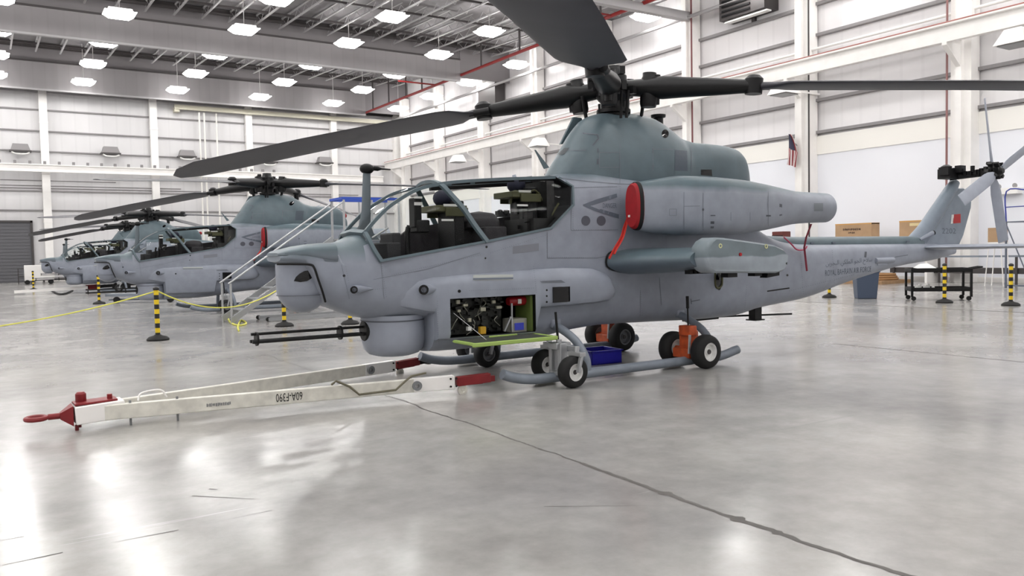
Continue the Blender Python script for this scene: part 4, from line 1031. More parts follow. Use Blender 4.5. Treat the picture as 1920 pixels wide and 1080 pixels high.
# ground handling wheels clamped to the skids
def wheel(b_t, b_r, c, r, w):
    b_t.lathe([(r*.55, -w/2), (r*.8, -w/2), (r*.95, -w*.36), (r, -w*.15), (r, w*.15), (r*.95, w*.36), (r*.8, w/2), (r*.55, w/2)], c, (0, 1, 0), 32, closed=True)
    b_r.lathe([(0, -w*.30), (r*.18, -w*.30), (r*.2, -w*.15), (r*.42, -w*.15), (r*.46, -w*.42), (r*.57, -w*.42), (r*.57, w*.42), (r*.46, w*.42), (r*.42, w*.15), (r*.2, w*.15), (r*.18, w*.3), (0, w*.3)], c, (0, 1, 0), 24)
def dolly(label, x, y, kind, rim, s_):
    """x, y on the floor under the skid; s_ = -1 when the outer wheel is on the camera side"""
    t = thing('ground_handling_wheels', label, 'wheel dolly', (x, y, 0), 0, 'ground handling wheels on the skids')
    r, w = (.195, .16) if kind == 'silver' else (.235, .20)
    offs = (-.34, .42) if kind == 'silver' else (-.27, .36)
    for i, dy in enumerate(offs):
        bt, br = MB(), MB(); dx = -.05 if i == 0 and kind == 'silver' else (.08 if kind == 'silver' else 0)
        wheel(bt, br, (dx, s_*-dy if s_ > 0 else dy, r), r, w)
        tt = bt.build('tyre', M_rubber, t, smooth=50); br.build('rim', rim, tt, smooth=40)
        MB().lathe([(0, -w*.36), (r*.13, -w*.36), (r*.16, -w*.28), (r*.16, w*.28), (r*.13, w*.36), (0, w*.36)], (dx, dy, r), (0, 1, 0), 16).build('hub', M_darksteel, tt)
    if kind == 'silver':
        b = MB()
        for dy in offs:
            dy = dy if s_ < 0 else -dy; dx = -.05 if abs(dy+.34) < .01 or abs(dy-.34) < .01 else .08
            sg = -1 if dy < 0 else 1
            b.bar((dx, dy+sg*.11, r), (dx+.06, dy+sg*.10, .40), .05, .035); b.bar((dx, dy-sg*.11, r), (dx+.06, dy-sg*.10, .40), .05, .035); b.bar((dx+.06, dy-.13, .41), (dx+.06, dy+.13, .41), .09, .05)
            b.tube([(dx+.06, dy, .40), (dx+.07, dy, .50)], .035, 10)
        b.bar((.05, -.30, .46), (.06, .40, .46), .05, .06); b.build('caster_fork', M_alu, t, bevel=.004)
        b = MB(); b.bbox(-.07, .03, -.13, -.07, .1, .52); b.bbox(-.07, .03, .07, .13, .1, .52); b.tube([(.0, .0, .12), (.0, .0, .56)], .035, 12); b.bbox(-.1, .1, -.09, .09, .12, .17); b.bbox(-.1, .12, -.09, .09, .44, .52)
        b.build('jack_frame', M_alu, t, bevel=.006)
        b = MB(); b.tube([(-.01, 0, .5), (-.03, .02, .90)], .016, 8); b.build('pump_handle', M_black, t)
    else:
        b = MB(); b.bbox(-.15, .12, -.10, .22, .13, .26); b.bbox(-.10, .06, -.06, .14, .24, .52); b.bbox(-.13, .02, -.09, .12, .44, .58); b.bbox(-.02, .09, -.05, .1, .34, .5); b.tube([(0, -.3, r), (0, .4, r)], .04, 12)
        b.build('jack_body', mat('orange_jack_paint', (186, 78, 34), .5, vary=.3, scale=9), t, bevel=.012)
        b = MB(); b.tube([(-.04, .02, .56), (-.07, .0, .98)], .012, 8); b.tube([(-.058, .008, .82), (-.07, 0, .99)], .022, 8); b.build('pump_handle', M_black, t)
        b = MB(); b.tube([(-.13, -.10, .46), (-.15, -.10, .2)], .018, 8); b.build('hydraulic_ram', M_alu, t)
    return t
M_rimwhite = mat('white_wheel_rim', (226, 226, 224), .45)
sx, sy = ORG.x, ORG.y
dolly('silver two-wheel dolly under the near skid, in front of the blue crate', sx-1.86, sy-1.10, 'silver', M_rimwhite, -1)
dolly('orange jack dolly with two white-rimmed wheels at the rear of the near skid', sx+.45, sy-1.08, 'orange', M_rimwhite, -1)
dolly('dark wheel dolly under the front of the far skid, below the green hatch', sx-1.75, sy+1.10, 'silver', M_hubgrey, -1)
dolly('dark wheel dolly at the rear of the far skid, behind the blue crate', sx+.86, sy+1.16, 'orange', M_hubgrey, -1)
for o_, w_ in ((others[0], 'second'), (others[1], 'third')):
    dolly('small wheel dolly under the near skid of the %s helicopter' % w_, o_.location.x-1.7, o_.location.y-1.10, 'silver', M_hubgrey, -1)
dolly('dark wheel dolly at the rear of the near skid of the second helicopter', others[0].location.x+.6, others[0].location.y-1.1, 'orange', M_hubgrey, -1)
# blue crate
t = thing('storage_crate', 'blue plastic crate on the floor under the helicopter, between the skids', 'crate', (7.52, 9.36, 0), math.radians(-6))
b = MB(); b.bbox(-.26, .26, -.24, .24, .0, .03)
for a in ((-.26, -.24, -.24, .24), (.24, .26, -.24, .24), (-.26, .26, -.24, -.22), (-.26, .26, .22, .24)): b.bbox(*a, 0, .19)
b.build('tub', mat('blue_plastic', (22, 20, 150), .4), t, bevel=.008)
b = MB()
for a in ((-.28, -.24, -.26, .26), (.24, .28, -.26, .26), (-.28, .28, -.26, -.22), (-.28, .28, .22, .26)): b.bbox(*a, .18, .20)
b.build('rim', MATS['blue_plastic'], t, bevel=.004)

# towing bar: an A-frame of two white beams
HEAD = on_z(100, 815); HEAD.z = 0
t = thing('tow_bar', 'white A-frame tow bar with red ends lying in front of the nearest helicopter', 'tow bar', (0, 0, 0))
M_beam = mat('chipped_white_beam', (212, 210, 200), .5, vary=.14, scale=9)
M_redpaint = mat('dark_red_paint', (120, 18, 24), .45, vary=.15)
Hh = V((.66, 8.98, .155))
E1 = V((4.57, 8.30, .155)); E2 = V((4.71, 10.30, .115))
A1 = Hh+V((0, -.06, 0)); A2 = Hh+V((.0, .08, 0))
def beam(a, c, nm):
    d = (c-a).normalized(); b = MB(); b.bar(a, a.lerp(c, .93), .08, .15); o = b.build(nm, M_beam, t, bevel=.008)
    b = MB(); b.bar(a.lerp(c, .86), a.lerp(c, .985), .09, .155); o2 = b.build('end_sleeve', M_white, o, bevel=.006)
    return o, d
o1, d1 = beam(A1, E1, 'near_beam'); o2, d2 = beam(A2, E2, 'far_beam')
o1.name = 'beam'; o2.name = 'beam'
for (E_, d_, o_) in ((E1, d1, o1), (E2, d2, o2)):
    r_ = d_.cross(V((0, 0, 1))).normalized()
    b = MB()
    for k_ in (-1, 1): b.bar(E_-d_*.02+r_*(.03*k_), E_+d_*.40+r_*(.03*k_)+V((0, 0, .015)), .02, .11)
    b.bar(E_-d_*.03, E_+d_*.3, .07, .10); b.bar(E_+d_*.32, E_+d_*.46, .05, .07); hd = b.build('fork_head', M_redpaint, t, bevel=.006)
    b = MB(); wheel(b, b, (0, 0, 0), .062, .04); b.xform(Matrix.Translation(E_+d_*.05+V((0, 0, -.105))) @ Matrix.Rotation(math.atan2(d_.y, d_.x), 4, 'Z')); b.build('caster', M_beam, hd)
    b = MB(); q = E_-d_*.45+r_*.045 if r_.y < 0 else E_-d_*.45-r_*.045
    b.lathe([(.022, 0), (.055, 0), (.055, .03), (.022, .03)], E_-d_*.52+V((0, 0, -.0))+r_*.05, r_, 16, closed=True); b.build('pivot_boss', M_hubgrey, o_)
    for i in (0, 1):
        for j in (-1, 1): MB().lathe([(.012, 0), (.012, .012), (0, .012)], E_-d_*(.04+.07*i)+r_*.046+V((0, 0, .045*j)), r_, 10).build('bolt_head', M_black, o_)
b = MB(); b.bar(E2+d2*.40, E2+d2*.58, .06, .06); b.box(E2+d2*.58, (.05, .12, .09)); b.build('shackle', M_black, t)
b = MB(); b.bar(Hh+V((-.02, -.02, 0)), Hh+V((.42, .0, .02)), .26, .175); b.build('head_box', M_white, t, bevel=.01)
b = MB(); b.bar(Hh+V((-.02, 0, .105)), Hh+V((.36, .02, .115)), .22, .02); b.lathe([(.05, 0), (.05, .08), (.03, .1), (0, .1)], Hh+V((.05, .04, .11)), n=12); b.lathe([(.025, 0), (.025, .06), (0, .06)], Hh+V((.3, -.02, .11)), n=12)
b.loft([[Hh+V((-.03, y, z)) for y, z in ((-.12, -.1), (.12, -.1), (.12, .1), (-.12, .1))], [Hh+V((-.14, y, z)) for y, z in ((-.04, -.03), (.04, -.03), (.04, .03), (-.04, .03))]])
b.build('head_plate', M_redpaint, t, bevel=.004)
b = MB(); b.tube([Hh+V((-.10, 0, 0)), Hh+V((-.24, 0, 0))], .03, 10)
b.v += []; ring = [Hh+V((-.34+.085*math.cos(a), .085*math.sin(a), 0)) for a in [2*PI*i/24 for i in range(25)]]; b.tube(ring, .024, 8, caps=False); b.build('tow_eye', M_redpaint, t)
b = MB(); b.tube([Hh+V((.0, -.03, -.1)), V((Hh.x, Hh.y-.03, 0.0))], .018, 8); b.tube([Hh+V((.03, -.0, -.1)), V((Hh.x+.03, Hh.y, 0.02))], .014, 8); b.build('prop_leg', M_redpaint, t)
b = MB()
for k_ in (.12, .23): 
    q = A1.lerp(E1, k_); b.tube([q+V((0, 0, -.05)), V((q.x, q.y, q.z-.15))], .012, 8); b.tube([q+V((0, 0, .06)), V((q.x, q.y, q.z+.10))], .012, 8)
b.build('pin', M_hubgrey, t)
b = MB(); q = A1.lerp(E1, .14)+V((0, .05, .08)); b.tube(spline([q, q+V((.04, .03, .07)), q+V((.22, .05, .08)), q+V((.28, .05, .0))]), .010, 8); b.build('lift_handle', M_white, t)
b = MB(); q = [A1.lerp(E1, k_)+V((0, dy, dz)) for k_, dy, dz in ((.625, -.02, .09), (.635, -.05, .13), (.67, -.07, .06), (.695, -.09, -.035), (.80, -.09, -.02), (.83, -.08, .07), (.85, -.06, .115), (.90, .0, .13))]
b.tube(q, .013, 8); b.build('rope_handle', mat('grimy_rod', (96, 92, 74), .6), t)
# stencilled numbers on the near beam: photograph shows them upside down in part, dark on white
d = d1; r_ = d.cross(V((0, 0, 1))).normalized(); r_ = r_ if r_.y < 0 else -r_
def on_beam(name, txt, k0, k1, z0, z1, m, flip=False):
    uv, fs = letters(txt) if txt else smudged([(0, 1, 0, 1)], 4); b = MB(); pts = []
    for u, v_ in uv:
        if flip: u, v_ = 1-u, 1-v_
        q = A1.lerp(E1, k0+(k1-k0)*u)+V((0, 0, z0+(z1-z0)*v_)); pts.append(q+r_*.0455)
    b.v = [tuple(p) for p in pts]; b.f = fs; b.mi = [0]*len(fs); return b.build(name, m, o1, smooth=0)
on_beam('stencil_number', '60A-F390', .475, .545, -.045, .045, M_black, True)
on_beam('small_stencil', None, .30, .36, -.03, .01, M_hubgrey)

# striped posts
M_yel = mat('post_yellow', (222, 190, 30), .5); M_post = mat('post_black', (20, 20, 22), .5)
def stanchion(x, y, label, h=1.02):
    t = thing('striped_post', label, 'barrier post', (x, y, 0), 0, 'black and yellow barrier posts')
    b = MB(); k = 10
    for i in range(k):
        b.cur = i % 2; z0, z1 = .06+(h-.06)*i/k, .06+(h-.06)*(i+1)/k
        b.lathe([(.048, z0), (.048, z1)], n=16)
    b.cur = 0; b.lathe([(.048, h), (0, h)], n=16)
    p = b.build('tube', [M_post, M_yel], t)
    MB().lathe([(.0, h), (.058, h), (.062, h+.04), (.03, h+.07), (0, h+.075)], n=16).build('cap', M_post, p)
    MB().lathe([(0, 0), (.215, 0), (.22, .03), (.17, .075), (.08, .10), (.055, .12), (0, .12)], n=24).build('base', M_rubber, t)
    return t
PO = [((2.83, 17.73), 'striped post on the open floor left of the nearest nose, yellow rope tied on'),
      ((5.80, 18.95), 'striped post standing right under the nose of the nearest helicopter'),
      ((7.19, 18.32), 'striped post whose base shows left of the chin gun turret'),
      ((3.41, 33.8), 'striped post standing in front of the second helicopter nose'),
      ((2.07, 53.2), 'farthest striped post, beside the white cart by the roller door'),
      ((22.16, 10.60), 'striped post at the right edge, in front of the steel stairs'),
      ((22.1, 12.30), 'striped post standing in front of the black cart'),
      ((22.23, 16.04), 'striped post mostly hidden by the tail boom, only base in view')]
for (x, y), lab in PO: stanchion(x, y, lab)
# yellow rope between the posts
def sag(a, b_, drop, k=14):
    a, b_ = V(a), V(b_); return [a.lerp(b_, i/k)-V((0, 0, drop*4*(i/k)*(1-i/k))) for i in range(k+1)]
M_rope = mat('yellow_rope', (214, 212, 96), .7)
tag(MB().tube(sag((2.83, 17.73, 1.0), (-6.0, 17.6, 1.0), .62, 22), .014, 6).build('barrier_rope', M_rope), 'yellow rope drooping from a striped post to the left edge', 'rope')
tag(MB().tube(sag((2.86, 17.73, 1.0), (5.80, 18.95, .95), .42), .014, 6).build('barrier_rope', M_rope), 'yellow rope sagging between two striped posts before the aluminium stairs', 'rope')
fl_ = [on_z(x, y, .02) for x, y in ((425, 590), (432, 604), (448, 610), (462, 606), (452, 600), (446, 612), (448, 620))]
tag(MB().tube(spline(fl_, 5), .02, 6).build('barrier_rope', M_rope), 'loose yellow rope heaped at the foot of the aluminium stairs', 'rope')
# aluminium access stairs between the first two helicopters
t = thing('access_stairs', 'aluminium access stairs with blue topped rails beyond the nearest nose', 'stairs', (0, 0, 0))
y0, y1 = 20.6, 21.5; xb, xt, zt = 5.0, 8.0, 2.10
for yy in (y0, y1):
    b = MB(); b.bar((xb, yy, .08), (xt, yy, zt), .05, .14); b.build('stringer', M_alu, t)
    b = MB(); b.tube([(xb-.05, yy, 1.0), (xt, yy, zt+.98)], .024, 8); b.tube([(xb-.0, yy, .0), (xb-.0, yy, 1.0)], .028, 8); b.build('handrail', M_alu, t)
    b = MB(); b.tube([(xt, yy, 0), (xt, yy, zt+1.05)], .035, 8); b.tube([(xt+1.6, yy, 0), (xt+1.6, yy, zt+1.05)], .035, 8); b.tube([(xt+.8, yy, zt), (xt+.8, yy, zt+1.05)], .03, 8); b.bar((xb+.9, yy, .06), (xt+1.6, yy, .06), .06, .08); b.build('upright', M_alu, t)
    b = MB(); b.bar((xt-.05, yy, zt+1.06), (xt+1.65, yy, zt+1.06), .07, .07); b.build('blue_rail', mat('blue_foam', (44, 78, 176), .6), t)
for i in range(7):
    a = (i+1)/8; MB().box((xb+(xt-xb)*a, (y0+y1)/2, .06+zt*a), (.26, y1-y0, .035)).build('step', M_alu, t)
MB().bbox(xt, xt+1.65, y0, y1, zt-.05, zt).build('platform', M_alu, t)
b = MB(); b.bar((xt-.02, y0, zt+1.06), (xt-.02, y1, zt+1.06), .07, .07); b.build('blue_rail', MATS['blue_foam'], t)
for dx in (.9, 3.4+1.6):
    b = MB()
    for yy in (y0, y1): b.lathe([(0, -.02), (.06, -.02), (.06, .02), (0, .02)], (xb+dx, yy, .06), (0, 1, 0), 14)
    b.build('castors', M_rubber, t)
# dark pallet trolley under the second nose and low trailer by the third
t = thing('low_trailer', 'long low grey trailer frame in front of the second helicopter', 'trailer', (0, 0, 0))
a, c = on_z(205, 568), on_z(330, 566); b = MB(); b.bar(a+V((0, 0, .3)), c+V((0, 0, .3)), .5, .10); b.bar(a+V((0, 0, .12)), c+V((0, 0, .12)), .08, .06); b.build('deck', M_skid, t)
for k_ in (.1, .9):
    b = MB(); b.lathe([(0, -.05), (.12, -.05), (.12, .05), (0, .05)], a.lerp(c, k_)+V((0, -.25, .12)), (0, 1, 0), 14); b.build('wheel', M_rubber, t)
t = thing('tow_bar', 'second tow bar with dark red head, in front of the third helicopter', 'tow bar', (0, 0, 0))
a, c = on_z(165, 548), on_z(268, 541); a.z = .25; c.z = .3; b = MB(); b.bar(a, c, .14, .16); b.build('beam', M_black, t)
b = MB(); b.bar(a, a.lerp(c, .18), .25, .25); b.build('fork_head', M_redpaint, t)
b = MB(); b.bar(a+V((-3.2, .2, -.1)), a, .12, .14); b.build('drawbar', M_white, t)
for k_ in (.45, .6): MB().lathe([(0, -.06), (.22, -.06), (.22, .06), (0, .06)], (a.lerp(c, k_).x, a.y-.15, .22), (0, 1, 0), 16).build('wheel', M_rubber, t)
# white cart and small rail by the roller door
q = on_z(62, 533)
t = thing('service_cart', 'white box cart standing beside the roller door at the far wall', 'cart', (q.x, q.y, 0))
b = MB(); b.bbox(-.5, 1.3, -.4, .4, .25, 1.35); b.build('box_body', M_white, t, bevel=.03)
for dx in (-.35, 1.1): MB().lathe([(0, -.5), (.16, -.5), (.16, .5), (0, .5)], (dx, 0, .16), (0, 1, 0), 14).build('wheel', M_rubber, t)
q = on_z(48, 533)
b = MB()
for dx in (-.4, .4): b.tube([(q.x+dx, q.y+.6, 0), (q.x+dx, q.y+.6, 1.15)], .03, 8)
for z in (.55, 1.12): b.tube([(q.x-.4, q.y+.6, z), (q.x+.4, q.y+.6, z)], .03, 8)
tag(b.build('guard_rail', M_darksteel), 'dark pipe guard rail beside the roller door', 'guard rail')
b = MB(); pts = [on_z(x, y, .03) for x, y in ((96, 544), (108, 551), (122, 551), (136, 545))]
tag(b.tube(spline(pts, 6), .05, 6).build('power_cable', M_rubber), 'black cable curling on the floor under the third helicopter nose', 'cable')
t = thing('work_bench', 'long pale work bench against the far wall behind the third nose', 'bench', (3.7, 71.6, 0))
MB().bbox(-.4, 5.6, -.5, .5, .85, .95).build('bench_top', M_joist, t)
for dx in (-.2, 2.6, 5.4): MB().bbox(dx-.05, dx+.05, -.45, .45, 0, .85).build('leg', M_darksteel, t)
MB().bbox(-.3, 5.5, -.45, .45, .15, .25).build('shelf', M_darksteel, t)

# ------------------------------------------------------------------ right side: trolley, bin, stairs, boxes, flag
t = thing('utility_cart', 'black two-shelf utility cart under the tail fin', 'cart', (23.15, 13.08, 0), math.radians(-47))
W_, D_ = .80, .42
b = MB()
for z in (.27, .82):
    b.bbox(-W_, W_, -D_, D_, z, z+.03); 
    for a in ((-W_, W_, -D_, -D_+.03), (-W_, W_, D_-.03, D_), (-W_, -W_+.03, -D_, D_), (W_-.03, W_, -D_, D_)): b.bbox(*a, z, z+.11)
b.build('tray', M_black, t, bevel=.006)
for sx_ in (-1, 1):
    for sy_ in (-1, 1): MB().box((sx_*(W_-.03), sy_*(D_-.03), .5), (.06, .06, .78)).build('leg', M_black, t)
    for sy_ in (-1, 1): MB().lathe([(0, -.02), (.065, -.02), (.065, .02), (0, .02)], (sx_*(W_-.08), sy_*(D_-.07), .065), (0, 1, 0), 14).build('castor', M_rubber, t)
MB().bar((W_, -.2, .9), (W_+.3, -.2, .95), .04, .04).bar((W_, .2, .9), (W_+.3, .2, .95), .04, .04).bar((W_+.3, -.2, .95), (W_+.3, .2, .95), .04, .04).build('handle', M_black, t)
Mc = Matrix.Translation((23.15, 13.08, 0)) @ Matrix.Rotation(math.radians(-47), 4, 'Z')
b = MB(); b.loft([[V((-.62, -.3, .935)), V((-.1, -.28, .935)), V((-.05, .25, .935)), V((-.6, .28, .935))], [V((-.5, -.1, 1.06)), V((-.3, -.1, 1.07)), V((-.28, .1, 1.05)), V((-.5, .1, 1.04))]]); b.xform(Mc)
tag(b.build('white_cloth', M_strip), 'crumpled white cloth heaped on the black cart', 'cloth')
b = MB()
for i in range(7): b.box((-.60+i*.075, -.1+.1*(i % 3), .305+(.10+.03*(i % 3))/2), (.06, .09, .10+.03*(i % 3)))
b.xform(Mc); tag(b.build('white_bottle_pile', M_strip), 'small white bottles on the lower shelf of the black cart', 'bottles', None, 'stuff')
# waste bin
t = thing('waste_bin', 'blue grey square waste bin under the tail boom', 'bin', (22.55, 15.0, 0), math.radians(-44))
b = MB(); b.loft([[V((sx_*(.27), sy_*(.27), .0)) for sx_, sy_ in ((-1, -1), (1, -1), (1, 1), (-1, 1))], [V((sx_*.33, sy_*.33, .82)) for sx_, sy_ in ((-1, -1), (1, -1), (1, 1), (-1, 1))]]); b.build('body', mat('slate_plastic', (66, 78, 98), .5), t, bevel=.02)
b = MB(); b.bbox(-.35, .35, -.35, .35, .80, .86); b.build('rim', MATS['slate_plastic'], t, bevel=.01)
b = MB(); b.bbox(-.3, -.2, -.37, -.345, .68, .74); b.build('grip', M_black, t)
# pallet with hoses near the boom
q = on_z(1665, 530); q.x, q.y = 31.6, 20.6
t = thing('hose_coil', 'tan hose coiled on a low pallet behind the tail boom', 'hose', (q.x, q.y, .13))
b = MB()
for k_ in range(3): b.tube([V(((.9-.05*k_)*math.cos(a), (.9-.05*k_)*math.sin(a), .06+.09*k_)) for a in [2*PI*i/28 for i in range(29)]], .05, 6, caps=False)
b.build('coil', mat('tan_hose', (150, 112, 72), .7), t)
tag(MB().bbox(30.55, 32.65, 19.6, 21.6, 0, .14).build('wood_pallet', mat('pallet_wood', (150, 120, 88), .8, vary=.2)), 'low wooden pallet under the coiled tan hose', 'pallet')
# steel rolling stairs with blue rails
def rolling_stairs(name, x, y, rz, n_steps, h, label, m_frame, m_rail):
    t = thing(name, label, 'stairs', (x, y, 0), rz)
    run = .26*n_steps; w = .55
    for s_ in (-1, 1):
        b = MB(); b.bar((0, s_*w, .05), (run, s_*w, h), .04, .10); b.bar((run, s_*w, 0.02), (run, s_*w, h), .05, .05); b.bar((run+.9, s_*w, 0.02), (run+.9, s_*w, h), .05, .05); b.bar((0, s_*w, .12), (run+.9, s_*w, .12), .05, .05); b.bar((run, s_*w, .2), (run+.9, s_*w, h-.1), .03, .03); b.bar((run*.4, s_*w, .12), (run, s_*w, h*.75), .03, .03); b.build('side_frame', m_frame, t)
        b = MB(); b.tube(spline([(-.05, s_*w, .1), (-.05, s_*w, .95), (.1, s_*w, 1.05), (run, s_*w, h+1.0), (run+.2, s_*w, h+1.05), (run+.9, s_*w, h+1.05), (run+.9, s_*w, h)], 4), .024, 8); b.tube([(run, s_*w, h), (run, s_*w, h+1.0)], .022, 8); b.tube([(run, s_*w, h+.5), (run+.9, s_*w, h+.5)], .018, 8); b.build('handrail', m_rail, t)
    for i in range(n_steps):
        a = (i+1)/n_steps; MB().box((run*a-.05, 0, h*a), (.24, w*2, .04)).build('step', m_frame, t)
    MB().bbox(run, run+.9, -w, w, h-.04, h).build('platform', m_frame, t)
    return t
M_bluerail = mat('blue_handrail', (54, 66, 150), .45); M_steelgrey = mat('grey_steel', (96, 102, 116), .45)
rolling_stairs('rolling_stairs', 29.9, 11.2, math.radians(80), 9, 2.35, 'grey steel rolling stairs with blue handrails at the right edge', M_steelgrey, M_bluerail)
# cardboard boxes on a white rack against the right wall
M_card = mat('brown_cardboard', (172, 142, 110), .8, vary=.08, scale=3)
M_cardedge = mat('cardboard_tape', (196, 150, 84), .6)
t = thing('tool_case', 'small dark red case on the wall rack, seen under the engine exhaust', 'case', (32.9, 26.45, 1.94))
MB().bbox(-.3, .3, -.32, .32, 0, .42).build('case_body', mat('dark_red_case', (96, 40, 34), .6), t, bevel=.02)
MB().bbox(-.31, -.29, -.32, .32, .2, .24).build('lid_seam', M_black, t)
t = thing('emergency_light', 'white emergency light box on the right wall beside the tail rotor', 'lamp', on_x(1890, 358, 34.19))
MB().bbox(-.12, .315, -.4, .4, -.12, .12).build('housing', M_white, t)
for y_ in (-.3, .3): MB().lathe([(.03, -.05), (.1, .05), (0, .06)], (-.05, y_, .2), (-1, 0, -.2), 14).build('lamp_head', M_joist, t)
t = thing('wall_rack', 'white shelf rack along the right wall behind the tail boom', 'rack', (33.0, 22.4, 0))
MB().bbox(-.45, .45, -3.6, 4.6, 1.86, 1.94).build('shelf', M_white, t)
for y_ in (-3.5, .5, 4.5):
    MB().bbox(-.45, .45, y_-.05, y_+.05, 0, 1.86).build('leg', M_white, t)
def carton(y0, y1, h, label, txt=None, tape=False, x=32.62, z=1.94):
    t = thing('cardboard_box', label, 'box', (x, (y0+y1)/2, z), 0, 'cardboard boxes along the right wall')
    w = abs(y1-y0)/2
    b = MB(); b.bbox(0, .6, -w, w, 0, h); b.build('carton', M_card, t, bevel=.01)
    b = MB(); b.bbox(-.004, .604, -w, w, h-.05, h+.004); b.build('lid_edge', M_cardedge, t)
    if tape: MB().bbox(-.006, -.002, -w*.7, w*.2, h*.66, h*.84).build('label_strip', mat('pale_label', (214, 196, 150), .6), t)
    if txt:
        uv, fs = smudged([(0, 1, .58, 1), (.3, .65, 0, .36)], 9); b = MB(); b.v = [(-.008, w*.55-u*w*1.0, h*.30+v_*h*.38) for u, v_ in uv]; b.f = fs; b.mi = [0]*len(fs); b.build('printed_text', mat('box_print', (70, 50, 40), .7), t, smooth=0)
    return t
a0, a1 = on_x(1566, 430, 32.62), on_x(1634, 430, 32.62); carton(a1.y, a0.y, on_x(1600, 419, 32.62).z-1.94, 'long cardboard box with dark printing seen over the tail boom', True)
b0, b1 = on_x(1686, 430, 32.62), on_x(1736, 430, 32.62); carton(b1.y, b0.y, on_x(1700, 414, 32.62).z-1.94, 'cardboard box with pale tape, half hidden by the tail fin', None, True)
c0, c1 = on_x(1852, 440, 31.4), on_x(1877, 440, 31.4); zc0 = on_x(1865, 454, 31.4).z; zc1 = on_x(1865, 427, 31.4).z
t = thing('cardboard_box', 'small square cardboard box right of the tail fin, behind a tail rotor blade', 'box', (31.4, (c0.y+c1.y)/2, zc0), 0, 'cardboard boxes along the right wall')
w = abs(c0.y-c1.y)/2; MB().bbox(0, .5, -w, w, 0, zc1-zc0).build('carton', M_card, t, bevel=.01)
t = thing('box_stand', 'tall white step stand carrying the small square cardboard box', 'stand', (31.65, (c0.y+c1.y)/2, 0))
MB().bbox(-.25, .28, -w, w, zc0-.05, zc0).build('top', M_white, t)
for sx_, sy_ in ((-1, -1), (-1, 1), (1, -1), (1, 1)): MB().bar((sx_*.22, sy_*(w-.03), zc0-.05), (sx_*.25, sy_*(w+.1), 0), .03, .03).build('leg', M_white, t)
# long dark rolling bench before the wall
t = thing('long_bench', 'long dark low bench with rails, along the right wall behind the black cart', 'bench', (33.3, 18.6, 0))
MB().bbox(-.25, .3, -6.6, 2.2, .40, .62).build('deck', M_darksteel, t)
MB().bbox(-.32, -.26, -6.6, 2.2, 1.05, 1.12).build('rail', M_skid, t)
for y_ in (-6.3, -3, 0, 2): MB().bbox(-.32, -.26, y_-.04, y_+.04, .0, 1.06).build('upright', M_darksteel, t)
# fire extinguisher on the wall
q = on_x(1820, 466, 34.3)
t = thing('fire_extinguisher', 'red fire extinguisher on the right wall, seen above the stabiliser', 'extinguisher', (34.3, q.y, q.z-.2))
MB().lathe([(0, 0), (.11, 0), (.12, .03), (.12, .42), (.08, .5), (.03, .53), (0, .53)], n=16).build('cylinder', mat('extinguisher_red', (170, 24, 34), .35), t)
MB().tube([(0, 0, .53), (0, -.02, .62), (-.03, -.12, .6)], .02, 8).build('valve', M_black, t)
# flag with its staff
q = on_x(1484, 255, 33.4)
t = thing('national_flag', 'red, white and blue striped flag hanging from a pole on the right wall', 'flag', q)
M_flagw = mat('flag_white', (222, 216, 214), .8); M_flagr = mat('flag_stripe_red', (140, 52, 58), .8); M_flagb = mat('flag_blue', (66, 66, 88), .8)
b = MB(); k = 13; nv = 18
for j in range(nv+1):
    v_ = j/nv
    for i in range(k+1):
        u = i/k
        wd = .10+.62*min(1, v_*2.2)**.8*(1-.28*v_)
        b.v.append((.09*math.sin(u*10+v_*2.5), .16-u*wd*1.0+.14*v_, .10-1.45*v_*(1-.15*u)-.42*u*min(1, v_*2.2)))
for j in range(nv):
    for i in range(k):
        b.f.append((j*(k+1)+i, j*(k+1)+i+1, (j+1)*(k+1)+i+1, (j+1)*(k+1)+i)); b.mi.append(2 if (i < 8 and j < 8) else i % 2)
b.build('cloth', [M_flagr, M_flagw, M_flagb], t)
MB().tube([(.0, .30, .05), (.75, -.15, -.75)], .03, 8).build('staff', M_joist, t)
# conduits on the right wall
def conduit(pts, r, m, label):
    tag(MB().tube([V(p) for p in pts], r, 8).build('conduit', m), label, 'pipe')
y_ = on_x(1498, 350, 34.3).y
conduit([(34.3, y_, 0), (34.3, y_, 4.55), (34.25, y_-.35, 5.0), (34.25, y_-.55, 5.35)], .06, M_girt, 'thin grey conduit rising on the right wall below the flag')
y_ = 18.72
conduit([(33.75, y_, 0), (33.75, y_, 15.8)], .045, mat('rusty_pipe', (140, 100, 98), .5), 'thin rusty downpipe on the column left of the tail rotor')
y_ = 25.45
conduit([(33.72, y_, 0), (33.72, y_, 15.8)], .04, M_darksteel, 'thin dark downpipe on the column behind the engine exhaust')
conduit([(33.72, 33.2, 0), (33.72, 33.2, 15.8)], .05, mat('dark_red_pipe', (110, 60, 62), .5), 'dark red downpipe on the column right of the rotor head')

